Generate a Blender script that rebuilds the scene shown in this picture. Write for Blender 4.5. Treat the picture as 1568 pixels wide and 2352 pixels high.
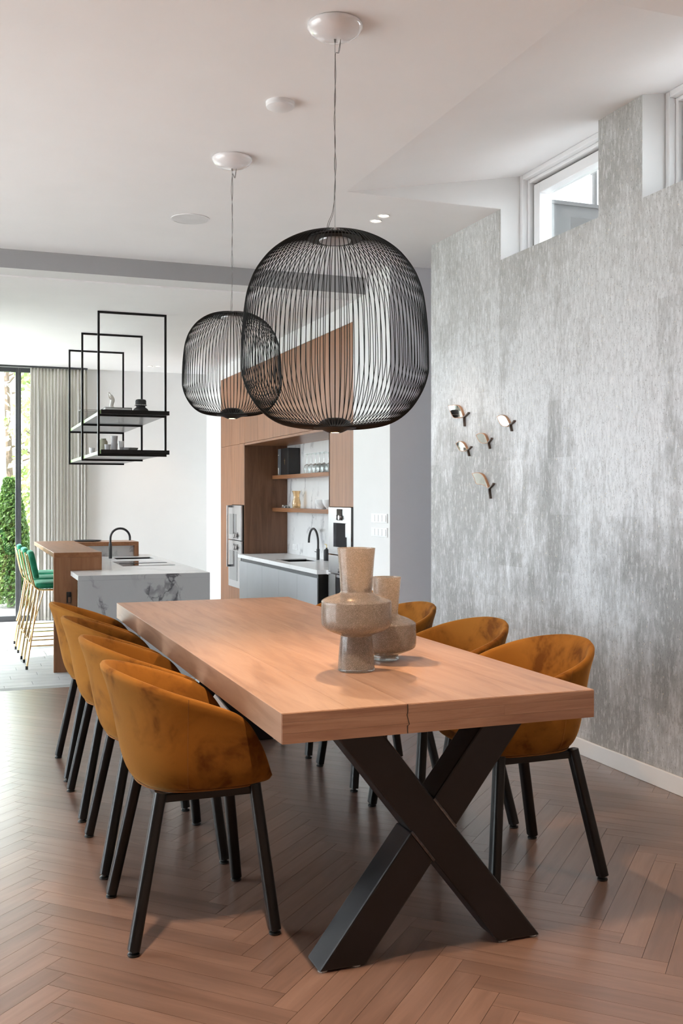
import bpy, bmesh, math, random
from mathutils import Vector, Matrix
for o in list(bpy.data.objects): bpy.data.objects.remove(o)
S = bpy.context.scene
COL = S.collection
R = random.Random(7)
pi = math.pi

# ------------------------------------------------------------------ camera
YAW, CAMH, FPX = 0.357733, 1.335, 2347.1
cd = bpy.data.cameras.new('camera'); cam = bpy.data.objects.new('camera', cd); COL.objects.link(cam)
cam.location = (0, 0, CAMH); cam.rotation_euler = (pi/2, 0, -YAW)
cd.sensor_fit = 'VERTICAL'; cd.sensor_height = 36; cd.lens = FPX/2352*36; cd.shift_y = -34.3/2352
cd.clip_start = 0.05; cd.clip_end = 300
S.camera = cam

# ------------------------------------------------------------------ world, sun, exposure
w = bpy.data.worlds.new('sky'); S.world = w; w.use_nodes = True
bg = w.node_tree.nodes['Background']; bg.inputs[0].default_value = (0.87, 0.925, 1.0, 1); bg.inputs[1].default_value = 6.3
sd = bpy.data.lights.new('sun', 'SUN'); sd.energy = 11; sd.angle = 0.01; sd.color = (1, 0.95, 0.90)
sun = bpy.data.objects.new('sun', sd); COL.objects.link(sun)
sun.rotation_euler = Vector((math.cos(math.radians(20)), math.sin(math.radians(20)), -math.tan(math.radians(46)))).to_track_quat('-Z', 'Y').to_euler()
S.view_settings.view_transform = 'Standard'; S.view_settings.look = 'None'
S.view_settings.exposure = 0.79; S.view_settings.gamma = 1; S.view_settings.use_curve_mapping = False

# ------------------------------------------------------------------ material helpers
MATS = {}
class NT:
    def __init__(s, name):
        s.m = bpy.data.materials.new(name); s.m.use_nodes = True; MATS[name] = s.m
        s.t = s.m.node_tree; s.b = s.t.nodes['Principled BSDF']; s.out = s.t.nodes['Material Output']
    def n(s, typ, **kw):
        nd = s.t.nodes.new(typ)
        for k, v in kw.items():
            if k.startswith('i_'):
                key = k[2:]; key = int(key) if key.isdigit() else key.replace('_', ' ')
                s.put(nd.inputs[key], v)
            else: setattr(nd, k, v)
        return nd
    def put(s, sock, v):
        if isinstance(v, bpy.types.NodeSocket): s.t.links.new(v, sock)
        else: sock.default_value = v
    def coord(s, kind='Object', scale=(1, 1, 1)):
        c = s.n('ShaderNodeTexCoord'); mp = s.n('ShaderNodeMapping'); mp.inputs['Scale'].default_value = scale
        s.t.links.new(c.outputs[kind], mp.inputs['Vector']); return mp.outputs[0]
    def noise(s, vec, scale, detail=4, rough=0.55, dist=0):
        return s.n('ShaderNodeTexNoise', i_Vector=vec, i_Scale=scale, i_Detail=detail, i_Roughness=rough, i_Distortion=dist).outputs[0]
    def ramp(s, fac, stops):
        r = s.n('ShaderNodeValToRGB', i_0=fac); e = r.color_ramp.elements
        while len(e) < len(stops): e.new(0.5)
        for el, (p, c) in zip(e, stops): el.position = p; el.color = (c[0], c[1], c[2], 1) if hasattr(c, '__len__') else (c, c, c, 1)
        return r.outputs[0]
    def mix(s, fac, a, b, mode='MIX'):
        nd = s.n('ShaderNodeMix', data_type='RGBA', blend_type=mode)
        s.put(nd.inputs[0], fac)
        for i, v in ((6, a), (7, b)):
            s.put(nd.inputs[i], v if isinstance(v, bpy.types.NodeSocket) else (v[0], v[1], v[2], 1))
        return nd.outputs[2]
    def math(s, op, a, b=0.5):
        nd = s.n('ShaderNodeMath', operation=op); s.put(nd.inputs[0], a); s.put(nd.inputs[1], b); return nd.outputs[0]
    def bump(s, hgt, strength=0.2, dist=0.01):
        nd = s.n('ShaderNodeBump', i_Strength=strength, i_Distance=dist, i_Height=hgt); s.t.links.new(nd.outputs[0], s.b.inputs['Normal'])
    def set(s, **kw):
        for k, v in kw.items():
            key = k.replace('_', ' ')
            if key == 'Base Color' and not isinstance(v, bpy.types.NodeSocket): v = (v[0], v[1], v[2], 1)
            s.put(s.b.inputs[key], v)
        return s

def simple(name, col, rough=0.5, metal=0.0, var=0.05, scale=8, spec=0.5, bump=0.0, coat=0.0):
    t = NT(name); n = t.noise(t.coord(), scale)
    c0 = [max(0, c*(1-var)) for c in col]; c1 = [min(1, c*(1+var)) for c in col]
    t.set(Base_Color=t.ramp(n, [(0.3, c0), (0.7, c1)]), Roughness=rough, Metallic=metal, Specular_IOR_Level=spec, Coat_Weight=coat)
    if bump: t.bump(t.noise(t.coord(), scale*12), bump, 0.002)
    return t.m

simple('white_paint', (0.77, 0.765, 0.755), 0.7, var=0.012, scale=3)
simple('ceiling_paint', (0.90, 0.89, 0.885), 0.75, var=0.012, scale=3)
simple('beam_shade_grey', (0.36, 0.36, 0.365), 0.7, var=0.02, scale=3)  # shade on the beam's front face, put into its colour
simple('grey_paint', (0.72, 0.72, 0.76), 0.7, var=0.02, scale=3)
simple('white_lacquer', (0.82, 0.82, 0.82), 0.35, var=0.01)
simple('white_gloss', (0.84, 0.82, 0.82), 0.06, var=0.01, coat=0.6)
simple('black_metal', (0.0045, 0.0045, 0.005), 0.33, var=0.2, scale=20, spec=0.35)
simple('black_wire', (0.003, 0.003, 0.003), 0.45, var=0.1, spec=0.2)
simple('dark_frame', (0.045, 0.047, 0.052), 0.45, var=0.1)
simple('black_plastic', (0.008, 0.008, 0.008), 0.4, var=0.1)
simple('black_glass', (0.010, 0.010, 0.012), 0.05, var=0.05, coat=0.5)
simple('black_mirror_glass', (0.30, 0.30, 0.31), 0.03, metal=1.0, var=0.02)
simple('felt_white', (0.75, 0.73, 0.70), 0.9)
simple('steel', (0.66, 0.66, 0.67), 0.26, metal=1.0, var=0.03)
simple('steel_wire', (0.20, 0.19, 0.18), 0.35, metal=0.7)
simple('brass', (0.80, 0.58, 0.30), 0.16, metal=1.0, var=0.05)
simple('gold_foil', (0.75, 0.60, 0.30), 0.3, metal=1.0)
simple('grey_front', (0.42, 0.43, 0.445), 0.42, var=0.03, scale=4)
simple('channel_dark', (0.12, 0.12, 0.125), 0.5)
simple('clay_grey', (0.50, 0.50, 0.51), 0.6, var=0.06, scale=30)
simple('clay_dark', (0.22, 0.22, 0.21), 0.6, var=0.1, scale=30)
simple('ceramic_white', (0.82, 0.82, 0.82), 0.15, var=0.01)
simple('plaster_white', (0.80, 0.78, 0.74), 0.6, var=0.03)
simple('jar_black', (0.018, 0.018, 0.020), 0.6, var=0.2, scale=60, bump=0.3)
simple('bead', (0.62, 0.60, 0.58), 0.3)
simple('book_black', (0.03, 0.03, 0.032), 0.5)
simple('book_grey', (0.20, 0.21, 0.20), 0.5)
simple('paper', (0.72, 0.71, 0.68), 0.8)
simple('green_edge', (0.12, 0.19, 0.040), 0.4, spec=0.2)
simple('shelf_under', (0.30, 0.30, 0.305), 0.3, var=0.03)
simple('box_black', (0.012, 0.012, 0.013), 0.35)
simple('box_grey', (0.10, 0.11, 0.12), 0.35)
simple('skirting', (0.83, 0.83, 0.83), 0.4, var=0.01)
simple('dark_gap', (0.02, 0.018, 0.016), 0.8)
simple('pavement', (0.50, 0.49, 0.49), 0.8, var=0.08, scale=5)
simple('lawn', (0.12, 0.17, 0.07), 0.9, var=0.3, scale=20)
simple('earth', (0.22, 0.215, 0.215), 0.9, var=0.2, scale=0.5)
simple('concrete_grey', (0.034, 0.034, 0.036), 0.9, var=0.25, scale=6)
simple('bark', (0.10, 0.07, 0.05), 0.9, var=0.3, scale=20)
simple('underlay', (0.05, 0.035, 0.03), 0.9)
simple('amber_liquid', (0.60, 0.38, 0.18), 0.2)

simple('oven_glass', (0.42, 0.43, 0.44), 0.08, metal=0.8)
simple('tap_black', (0.030, 0.030, 0.032), 0.45)
simple('plate_grey', (0.42, 0.42, 0.43), 0.35, metal=0.4)
simple('weld_metal', (0.10, 0.09, 0.09), 0.35, metal=0.8, var=0.3, scale=80)
simple('speaker_grille', (0.74, 0.74, 0.74), 0.7)
simple('jar_cream', (0.50, 0.50, 0.38), 0.35, var=0.12, scale=12)

t = NT('black_steel'); v = t.coord(); n = t.noise(v, 5, 5, 0.65); n2 = t.noise(v, 60, 3)
t.set(Base_Color=t.ramp(n, [(0.3, (0.004, 0.0035, 0.0045)), (0.7, (0.011, 0.009, 0.012))]), Roughness=t.ramp(n, [(0.3, 0.30), (0.7, 0.42)]), Specular_IOR_Level=0.4); t.bump(n2, 0.03, 0.002)

def emit(name, col, st):
    t = NT(name); e = t.n('ShaderNodeEmission'); e.inputs[0].default_value = (*col, 1); e.inputs[1].default_value = st
    t.t.links.new(e.outputs[0], t.out.inputs[0]); return t.m
emit('lamp_glow', (1, 0.72, 0.40), 18)
emit('lamp_glow_soft', (1, 0.78, 0.55), 6)

def pane_mat(name, tint=(1, 1, 1), refl=0.05):
    t = NT(name)
    tr = t.n('ShaderNodeBsdfTransparent'); tr.inputs[0].default_value = (*tint, 1)
    g = t.n('ShaderNodeBsdfGlossy'); g.inputs['Roughness'].default_value = 0.01
    lw = t.n('ShaderNodeLayerWeight'); lw.inputs[0].default_value = 0.25
    f = t.math('ADD', t.math('MULTIPLY', lw.outputs['Fresnel'], 0.5), refl)
    mx = t.n('ShaderNodeMixShader'); t.put(mx.inputs[0], f)
    t.t.links.new(tr.outputs[0], mx.inputs[1]); t.t.links.new(g.outputs[0], mx.inputs[2]); t.t.links.new(mx.outputs[0], t.out.inputs[0])
pane_mat('pane_glass', (0.97, 0.99, 0.98), 0.03)
pane_mat('thin_glass', (0.93, 0.95, 0.95), 0.10)
pane_mat('amber_glass', (0.96, 0.86, 0.72), 0.03)
pane_mat('clear_glass', (0.90, 0.93, 0.92), 0.16)

t = NT('mirror'); t.set(Base_Color=(0.93, 0.92, 0.87), Metallic=1.0, Roughness=0.02)

# speckled taupe bubble glass
t = NT('bubble_glass')
v = t.coord(); n1 = t.noise(v, 380, 2, 0.6); n2 = t.noise(v, 60, 3, 0.6)
col = t.ramp(n1, [(0.34, (0.27, 0.24, 0.215)), (0.52, (0.39, 0.355, 0.325)), (0.70, (0.60, 0.57, 0.54))])
t.set(Base_Color=col, Roughness=0.22, Coat_Weight=0.9, Coat_Roughness=0.03)
t.bump(n1, 0.15, 0.002)
tl = t.n('ShaderNodeBsdfTranslucent', i_0=col); tr = t.n('ShaderNodeBsdfTransparent'); tr.inputs[0].default_value = (0.86, 0.78, 0.70, 1)
m1 = t.n('ShaderNodeMixShader'); m1.inputs[0].default_value = 0.45
t.t.links.new(t.b.outputs[0], m1.inputs[1]); t.t.links.new(tl.outputs[0], m1.inputs[2])
m2 = t.n('ShaderNodeMixShader'); t.put(m2.inputs[0], t.ramp(n2, [(0.35, 0.42), (0.7, 0.26)]))
t.t.links.new(m1.outputs[0], m2.inputs[1]); t.t.links.new(tr.outputs[0], m2.inputs[2]); t.t.links.new(m2.outputs[0], t.out.inputs[0])

# velvet
t = NT('velvet')
v = t.coord(); info = t.n('ShaderNodeObjectInfo')
off = t.n('ShaderNodeVectorMath', operation='ADD'); t.put(off.inputs[0], v)
sc = t.n('ShaderNodeVectorMath', operation='SCALE'); t.put(sc.inputs[0], info.outputs['Location']); sc.inputs['Scale'].default_value = 3.1
t.put(off.inputs[1], sc.outputs[0])
nap = t.noise(off.outputs[0], 6.5, 4, 0.6, 0.35); fine = t.noise(v, 400, 2)
patch = t.ramp(nap, [(0.36, 0.0), (0.46, 0.75), (0.56, 1.0)])
col = t.mix(patch, (0.115, 0.040, 0.007), (0.255, 0.105, 0.017))
t.set(Base_Color=col, Roughness=0.85, Sheen_Weight=0.35, Sheen_Roughness=0.3, Specular_IOR_Level=0.1)
t.b.inputs['Sheen Tint'].default_value = (1.0, 0.62, 0.25, 1)
t.bump(t.math('ADD', nap, t.math('MULTIPLY', fine, 0.1)), 0.25, 0.01)
t = NT('velvet_seam'); t.set(Base_Color=(0.22, 0.085, 0.012), Roughness=0.9)
t = NT('green_velvet'); v = t.coord(); nap = t.noise(v, 10, 3)
t.set(Base_Color=t.ramp(nap, [(0.35, (0.010, 0.13, 0.065)), (0.65, (0.03, 0.27, 0.15))]), Roughness=0.8, Sheen_Weight=0.6, Sheen_Roughness=0.35, Specular_IOR_Level=0.15)
t.b.inputs['Sheen Tint'].default_value = (0.55, 1.0, 0.75, 1)

# oak table
def wood(name, dark, mid, light, gs, rough, kind='Object', boards=None, coat=0.0, seed=None):
    t = NT(name); v = t.coord(kind, gs)
    if seed == 'island': rnd = t.n('ShaderNodeNewGeometry').outputs['Random Per Island']
    else: rnd = t.n('ShaderNodeObjectInfo').outputs['Random']
    ad = t.n('ShaderNodeVectorMath', operation='ADD'); t.put(ad.inputs[0], v)
    cx = t.n('ShaderNodeCombineXYZ'); t.put(cx.inputs[0], t.math('MULTIPLY', rnd, 37.0)); t.put(cx.inputs[1], t.math('MULTIPLY', rnd, 71.0)); t.put(cx.inputs[2], t.math('MULTIPLY', rnd, 13.0))
    t.put(ad.inputs[1], cx.outputs[0]); vv = ad.outputs[0]
    g1 = t.noise(vv, 2.2, 5, 0.6, 0.8); g2 = t.noise(vv, 9, 3, 0.6)
    f = t.math('ADD', t.math('MULTIPLY', g1, 0.86), t.math('MULTIPLY', g2, 0.14))
    col = t.ramp(f, [(0.30, dark), (0.50, mid), (0.72, light)])
    if boards:
        tone = t.ramp(rnd, [(0.0, boards[0]), (1.0, boards[1])])
        col = t.mix(1.0, col, tone, 'MULTIPLY')
    t.set(Base_Color=col, Roughness=t.ramp(g2, [(0.3, rough*0.95), (0.7, rough*1.05)]), Coat_Weight=coat, Coat_Roughness=0.25)
    t.bump(f, 0.06, 0.004); return t.m
wood('oak', (0.215, 0.118, 0.072), (0.30, 0.178, 0.116), (0.355, 0.225, 0.155), (9, 0.9, 9), 0.38, boards=(0.90, 1.06))
wood('oak_end', (0.20, 0.10, 0.062), (0.29, 0.163, 0.107), (0.37, 0.23, 0.16), (1.2, 6, 16), 0.5)
wood('parquet', (0.150, 0.090, 0.067), (0.190, 0.117, 0.089), (0.232, 0.148, 0.114), (1.0, 11, 4), 0.30, kind='UV', boards=(0.84, 1.12), coat=0.5)
wood('parquet_far', (0.150, 0.090, 0.067), (0.190, 0.117, 0.089), (0.232, 0.148, 0.114), (1.0, 11, 4), 0.30, kind='UV', boards=(0.84, 1.12), coat=0.5, seed='island')
wood('walnut', (0.205, 0.082, 0.032), (0.30, 0.128, 0.055), (0.37, 0.17, 0.080), (8, 8, 0.7), 0.42, boards=(0.92, 1.05))
wood('walnut_flat', (0.205, 0.082, 0.032), (0.30, 0.128, 0.055), (0.37, 0.17, 0.080), (9, 0.8, 9), 0.30, boards=(0.95, 1.03))
wood('walnut_dark', (0.095, 0.040, 0.019), (0.16, 0.072, 0.036), (0.21, 0.105, 0.056), (8, 8, 0.7), 0.42)
wood('fish_wood', (0.35, 0.17, 0.09), (0.50, 0.27, 0.15), (0.60, 0.36, 0.22), (6, 6, 6), 0.4)
wood('fish_tail', (0.06, 0.04, 0.03), (0.11, 0.075, 0.055), (0.17, 0.12, 0.09), (6, 6, 6), 0.4)

# marble
def marble(name, scale=1.0, base=(0.80, 0.80, 0.80), vein=(0.32, 0.32, 0.33), rough=0.18, amt=1.0):
    t = NT(name); v = t.coord('Object', (scale, scale, scale*0.75))
    d = t.noise(v, 1.6, 6, 0.6)
    ad = t.n('ShaderNodeVectorMath', operation='ADD'); t.put(ad.inputs[0], v)
    sc = t.n('ShaderNodeVectorMath', operation='SCALE'); tx = t.n('ShaderNodeTexNoise', i_Vector=v, i_Scale=2.6, i_Detail=6.0); t.put(sc.inputs[0], tx.outputs[1]); sc.inputs['Scale'].default_value = 0.75
    t.put(ad.inputs[1], sc.outputs[0])
    wv = t.n('ShaderNodeTexWave', i_Vector=ad.outputs[0], i_Scale=0.62, i_Distortion=5.0, i_Detail=4.0, i_Detail_Scale=1.6, bands_direction='DIAGONAL').outputs[1]
    vo = t.n('ShaderNodeTexVoronoi', feature='DISTANCE_TO_EDGE', i_Vector=ad.outputs[0], i_Scale=5.5).outputs[0]
    line = t.math('ADD', t.ramp(wv, [(0.0, 0.7), (0.02, 0.5), (0.07, 0.0)]), t.math('MULTIPLY', t.ramp(vo, [(0.0, 1.0), (0.02, 0.6), (0.09, 0.0)]), t.ramp(wv, [(0.05, 1.0), (0.35, 0.0)])))
    clump = t.ramp(t.noise(v, 1.3, 3), [(0.44, 0.0), (0.56, 1.0)])
    fac = t.math('MINIMUM', t.math('MULTIPLY', t.math('MULTIPLY', line, clump), amt), 1.0)
    haze = t.math('MULTIPLY', t.ramp(d, [(0.45, 0.0), (0.75, 0.35)]), amt)
    col = t.mix(fac, t.mix(haze, base, tuple(c*0.82 for c in base)), vein)
    t.set(Base_Color=col, Roughness=rough); return t.m
marble('marble', 1.7, (0.41, 0.41, 0.415), (0.11, 0.11, 0.12))  # greyer than the top slab, partly the front's shade put into the colour
marble('marble_top', 1.3, (0.83, 0.83, 0.83), (0.62, 0.62, 0.63), 0.25, 0.6)
marble('marble_back', 2.2, (0.82, 0.82, 0.82), (0.48, 0.48, 0.50), 0.22)

# pale kitchen tile
t = NT('kitchen_tile'); v = t.coord('Object'); n = t.noise(v, 6, 4); rnd = t.n('ShaderNodeObjectInfo').outputs['Random']
t.set(Base_Color=t.mix(1.0, t.ramp(n, [(0.3, (0.53, 0.535, 0.54)), (0.7, (0.62, 0.62, 0.62))]), t.ramp(rnd, [(0, 0.93), (1, 1.03)]), 'MULTIPLY'), Roughness=0.45)
t = NT('kitchen_tile_far'); v = t.coord('Object'); n = t.noise(v, 6, 4); rnd = t.n('ShaderNodeNewGeometry').outputs['Random Per Island']
t.set(Base_Color=t.mix(1.0, t.ramp(n, [(0.3, (0.53, 0.535, 0.54)), (0.7, (0.62, 0.62, 0.62))]), t.ramp(rnd, [(0, 0.93), (1, 1.03)]), 'MULTIPLY'), Roughness=0.45)
simple('threshold_stone', (0.30, 0.30, 0.30), 0.5)

# wallpaper (pressed cork foil, grey with metallic flecks)
t = NT('wallpaper')
co = t.n('ShaderNodeTexCoord').outputs['Object']
def sv(s): 
    mp = t.n('ShaderNodeMapping'); mp.inputs['Scale'].default_value = s; t.put(mp.inputs['Vector'], co); return mp.outputs[0]
big = t.noise(sv((1, 0.75, 0.6)), 1.5, 3, 0.5, 0.3)
mid = t.noise(sv((1, 5, 1.3)), 2.5, 4, 0.6)
streak = t.noise(sv((1, 34, 10)), 1.7, 4, 0.65)
fleck = t.noise(sv((1, 170, 60)), 1.5, 2, 0.6)
gold = t.noise(sv((1, 70, 48)), 1.9, 2, 0.5)
sx = t.n('ShaderNodeSeparateXYZ'); t.put(sx.inputs[0], co); cb = t.n('ShaderNodeCombineXYZ'); t.put(cb.inputs[0], sx.outputs[2]); t.put(cb.inputs[1], sx.outputs[1])
br = t.n('ShaderNodeTexBrick', i_Vector=cb.outputs[0], i_Color1=(0.0, 0, 0, 1), i_Color2=(1, 1, 1, 1), i_Mortar=(0.5, 0.5, 0.5, 1), i_Scale=1.0)
br.inputs['Mortar Size'].default_value = 0.0; br.inputs['Brick Width'].default_value = 0.62; br.inputs['Row Height'].default_value = 0.135; br.offset = 0.37
f = t.math('ADD', t.math('MULTIPLY', big, 0.62), t.math('MULTIPLY', mid, 0.30))
br2 = t.n('ShaderNodeTexBrick', i_Vector=cb.outputs[0], i_Color1=(0.0, 0, 0, 1), i_Color2=(1, 1, 1, 1), i_Mortar=(0.5, 0.5, 0.5, 1), i_Scale=1.0)
br2.inputs['Mortar Size'].default_value = 0.0; br2.inputs['Brick Width'].default_value = 0.31; br2.inputs['Row Height'].default_value = 0.27; br2.offset = 0.61
f = t.math('ADD', f, t.math('MULTIPLY', br.outputs[0], 0.06)); f = t.math('ADD', f, t.math('MULTIPLY', t.math('SUBTRACT', br2.outputs[0], 0.5), 0.05))
f = t.math('ADD', f, t.math('MULTIPLY', t.math('SUBTRACT', t.noise(sv((1, 9, 6)), 2.0, 4, 0.65), 0.5), 0.16))
base = t.ramp(f, [(0.39, (0.31, 0.305, 0.30)), (0.47, (0.48, 0.482, 0.49)), (0.55, (0.70, 0.71, 0.73))])
zt = t.ramp(t.math('DIVIDE', sx.outputs[2], 3.3), [(0.50, 0.0), (0.78, 1.0)])
base = t.mix(t.math('MULTIPLY', zt, 0.55), base, (0.47, 0.475, 0.44))
base = t.mix(t.ramp(streak, [(0.36, 0.40), (0.50, 0.0)]), base, (0.36, 0.355, 0.35))
base = t.mix(t.ramp(streak, [(0.52, 0.0), (0.66, 0.40)]), base, (0.88, 0.89, 0.90))
base = t.mix(t.ramp(fleck, [(0.31, 0.75), (0.38, 0.0)]), base, (0.12, 0.115, 0.11))
gm = t.ramp(gold, [(0.715, 0.0), (0.75, 1.0)])
base = t.mix(gm, base, (0.95, 0.85, 0.60))
t.set(Base_Color=base, Roughness=0.42, Metallic=t.math('MULTIPLY', gm, 0.8), Specular_IOR_Level=0.45)
t.bump(t.math('ADD', streak, fleck), 0.18, 0.004)

# curtain, leaves
t = NT('curtain_linen'); v = t.coord('Object', (60, 60, 25)); n = t.noise(v, 4, 3)
col = t.ramp(n, [(0.3, (0.62, 0.59, 0.55)), (0.7, (0.72, 0.695, 0.655))])
t.set(Base_Color=col, Roughness=0.9, Sheen_Weight=0.15)
tl = t.n('ShaderNodeBsdfTranslucent', i_0=col); mx = t.n('ShaderNodeMixShader'); mx.inputs[0].default_value = 0.42
t.t.links.new(t.b.outputs[0], mx.inputs[1]); t.t.links.new(tl.outputs[0], mx.inputs[2]); t.t.links.new(mx.outputs[0], t.out.inputs[0])
def leafmat(name, a, b):
    t = NT(name); r = t.n('ShaderNodeNewGeometry').outputs['Random Per Island']; col = t.ramp(r, [(0.0, a), (1.0, b)])
    t.set(Base_Color=col, Roughness=0.5)
    tl = t.n('ShaderNodeBsdfTranslucent', i_0=col); mx = t.n('ShaderNodeMixShader'); mx.inputs[0].default_value = 0.45
    t.t.links.new(t.b.outputs[0], mx.inputs[1]); t.t.links.new(tl.outputs[0], mx.inputs[2]); t.t.links.new(mx.outputs[0], t.out.inputs[0])
leafmat('leaf_bright', (0.38, 0.43, 0.20), (0.88, 0.89, 0.78))
leafmat('leaf_mid', (0.13, 0.20, 0.05), (0.58, 0.62, 0.28))
leafmat('leaf_conifer', (0.025, 0.075, 0.015), (0.13, 0.23, 0.05))

# ------------------------------------------------------------------ mesh helpers
ORG = {}
def props(o, label=None, cat=None, group=None, kind=None):
    if label: o['label'] = label
    if cat: o['category'] = cat
    if group: o['group'] = group
    if kind: o['kind'] = kind
    return o
def thing(name, label, cat, loc=(0, 0, 0), group=None, rz=0):
    o = bpy.data.objects.new(name, None); o.empty_display_size = 0.05; COL.objects.link(o)
    o.location = loc; o.rotation_euler = (0, 0, rz); ORG[o] = Vector(loc)
    return props(o, label, cat, group)
class MB:
    def __init__(s): s.v = []; s.f = []; s.mi = []
    def add(s, vs, fs, mi=0):
        b = len(s.v); s.v += [tuple(p) for p in vs]; s.f += [tuple(i+b for i in q) for q in fs]; s.mi += [mi]*len(fs); return s
    def box(s, x0, x1, y0, y1, z0, z1, mi=0):
        return s.add([(x0, y0, z0), (x1, y0, z0), (x1, y1, z0), (x0, y1, z0), (x0, y0, z1), (x1, y0, z1), (x1, y1, z1), (x0, y1, z1)],
                     [(3, 2, 1, 0), (4, 5, 6, 7), (0, 1, 5, 4), (1, 2, 6, 5), (2, 3, 7, 6), (3, 0, 4, 7)], mi)
    def tube(s, pts, r, n=8, mi=0, closed=False, caps=True, flat=1.0):
        P = [Vector(p) for p in pts]; N = len(P); rs = r if hasattr(r, '__len__') else [r]*N
        T = []
        for i in range(N):
            a = P[i-1] if (i > 0 or closed) else P[i]; b = P[(i+1) % N] if (i < N-1 or closed) else P[i]
            T.append((b-a).normalized())
        u = T[0].orthogonal().normalized() if abs(T[0].z) > 0.95 else T[0].cross(Vector((0, 0, 1))).normalized()
        vs = []
        for i in range(N):
            u = (u - T[i]*u.dot(T[i])).normalized(); w_ = T[i].cross(u)
            for k in range(n):
                a = 2*pi*k/n; vs.append(P[i] + (u*math.cos(a) + w_*math.sin(a)*flat)*rs[i])
        fs = []
        for i in range(N if closed else N-1):
            for k in range(n):
                k2 = (k+1) % n; i2 = (i+1) % N
                fs.append((i*n+k, i*n+k2, i2*n+k2, i2*n+k))
        if caps and not closed: fs += [tuple(range(n-1, -1, -1)), tuple((N-1)*n+k for k in range(n))]
        return s.add(vs, fs, mi)
    def lathe(s, prof, n=32, c=(0, 0), mi=0, z0=0):
        vs = []; fs = []; rows = []
        for r, z in prof:
            if r < 1e-6: rows.append([len(vs)]); vs.append((c[0], c[1], z+z0))
            else:
                rows.append(list(range(len(vs), len(vs)+n)))
                vs += [(c[0]+r*math.cos(2*pi*k/n), c[1]+r*math.sin(2*pi*k/n), z+z0) for k in range(n)]
        for a, b in zip(rows, rows[1:]):
            for k in range(n):
                k2 = (k+1) % n
                if len(a) == 1 and len(b) == 1: continue
                if len(a) == 1: fs.append((a[0], b[k2], b[k]))
                elif len(b) == 1: fs.append((a[k], a[k2], b[0]))
                else: fs.append((a[k], a[k2], b[k2], b[k]))
        return s.add(vs, fs, mi)
    def prism(s, poly, axis, a, b, mi=0):
        """poly of 2D points extruded along axis from a to b (axis 0: points are (y,z); 1: (x,z); 2: (x,y))"""
        def P(p, t): return {0: (t, p[0], p[1]), 1: (p[0], t, p[1]), 2: (p[0], p[1], t)}[axis]
        n = len(poly); vs = [P(p, a) for p in poly] + [P(p, b) for p in poly]
        fs = [tuple(range(n-1, -1, -1)), tuple(range(n, 2*n))] + [(k, (k+1) % n, n+(k+1) % n, n+k) for k in range(n)]
        return s.add(vs, fs, mi)
    def beam(s, p, q, wx, wy, up=(0, 0, 1), rnd=0.0, n=4, mi=0):
        """a straight bar from p to q with a rounded rectangular section"""
        p = Vector(p); q = Vector(q); t = (q-p).normalized(); u = Vector(up); u = (u - t*u.dot(t)).normalized(); v = t.cross(u)
        sec = []
        if rnd <= 0: sec = [(-wx/2, -wy/2), (wx/2, -wy/2), (wx/2, wy/2), (-wx/2, wy/2)]
        else:
            for cx, cy, a0 in ((1, 1, 0), (-1, 1, pi/2), (-1, -1, pi), (1, -1, 3*pi/2)):
                for k in range(n):
                    a = a0 + pi/2*k/(n-1); sec.append((cx*(wx/2-rnd)+rnd*math.cos(a), cy*(wy/2-rnd)+rnd*math.sin(a)))
        m = len(sec); vs = [e + u*a + v*b for e in (p, q) for a, b in sec]
        return s.add(vs, [tuple(range(m-1, -1, -1)), tuple(range(m, 2*m))] + [(k, (k+1) % m, m+(k+1) % m, m+k) for k in range(m)], mi)
    def mesh(s, name, mats, off=Vector((0, 0, 0)), smooth=False):
        me = bpy.data.meshes.new(name); me.from_pydata([tuple(Vector(p)-off) for p in s.v], [], s.f)
        for m in (mats if isinstance(mats, (list, tuple)) else [mats]): me.materials.append(MATS[m])
        if len(me.materials) > 1: me.polygons.foreach_set('material_index', s.mi)
        me.update(); bm = bmesh.new(); bm.from_mesh(me); bmesh.ops.recalc_face_normals(bm, faces=bm.faces); bm.to_mesh(me); bm.free()
        if smooth:
            me.polygons.foreach_set('use_smooth', [True]*len(me.polygons))
            try: me.set_sharp_from_angle(angle=math.radians(40))
            except Exception: pass
        return me
    def build(s, name, mats, parent=None, smooth=False, bevel=0, loc=None, local=False):
        off = Vector((0, 0, 0))
        if parent is not None and not local: off = ORG.get(parent, Vector((0, 0, 0)))
        if parent is None and loc is not None: off = Vector(loc)
        me = s.mesh(name, mats, off, smooth)
        o = bpy.data.objects.new(name, me); COL.objects.link(o)
        if parent is not None: o.parent = parent; ORG[o] = off
        else:
            ORG[o] = off
            if loc is not None: o.location = loc
        if bevel:
            b = o.modifiers.new('bevel', 'BEVEL'); b.width = bevel; b.segments = 2; b.limit_method = 'ANGLE'; b.angle_limit = math.radians(40)
        return o
def copy_tree(o, parent=None):
    c = o.copy(); COL.objects.link(c)
    if parent is not None: c.parent = parent
    for ch in list(o.children): copy_tree(ch, c)
    return c
def struct(mb, name, mats, label, cat=None, **kw):
    o = mb.build(name, mats, **kw); return props(o, label, cat or name.split('_')[0], kind='structure')
def cat_curve(ctrl, per=6, closed=False):
    P = [Vector(p) for p in ctrl]; n = len(P); out = []
    for i in range(n if closed else n-1):
        if closed: p0, p1, p2, p3 = P[i-1], P[i], P[(i+1) % n], P[(i+2) % n]
        else: p0, p1, p2, p3 = P[max(i-1, 0)], P[i], P[i+1], P[min(i+2, n-1)]
        for k in range(per):
            t_ = k/per; out.append(0.5*((2*p1) + (p2-p0)*t_ + (2*p0-5*p1+4*p2-p3)*t_**2 + (3*p1-p0-3*p2+p3)*t_**3))
    if not closed: out.append(P[-1])
    return out

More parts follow.
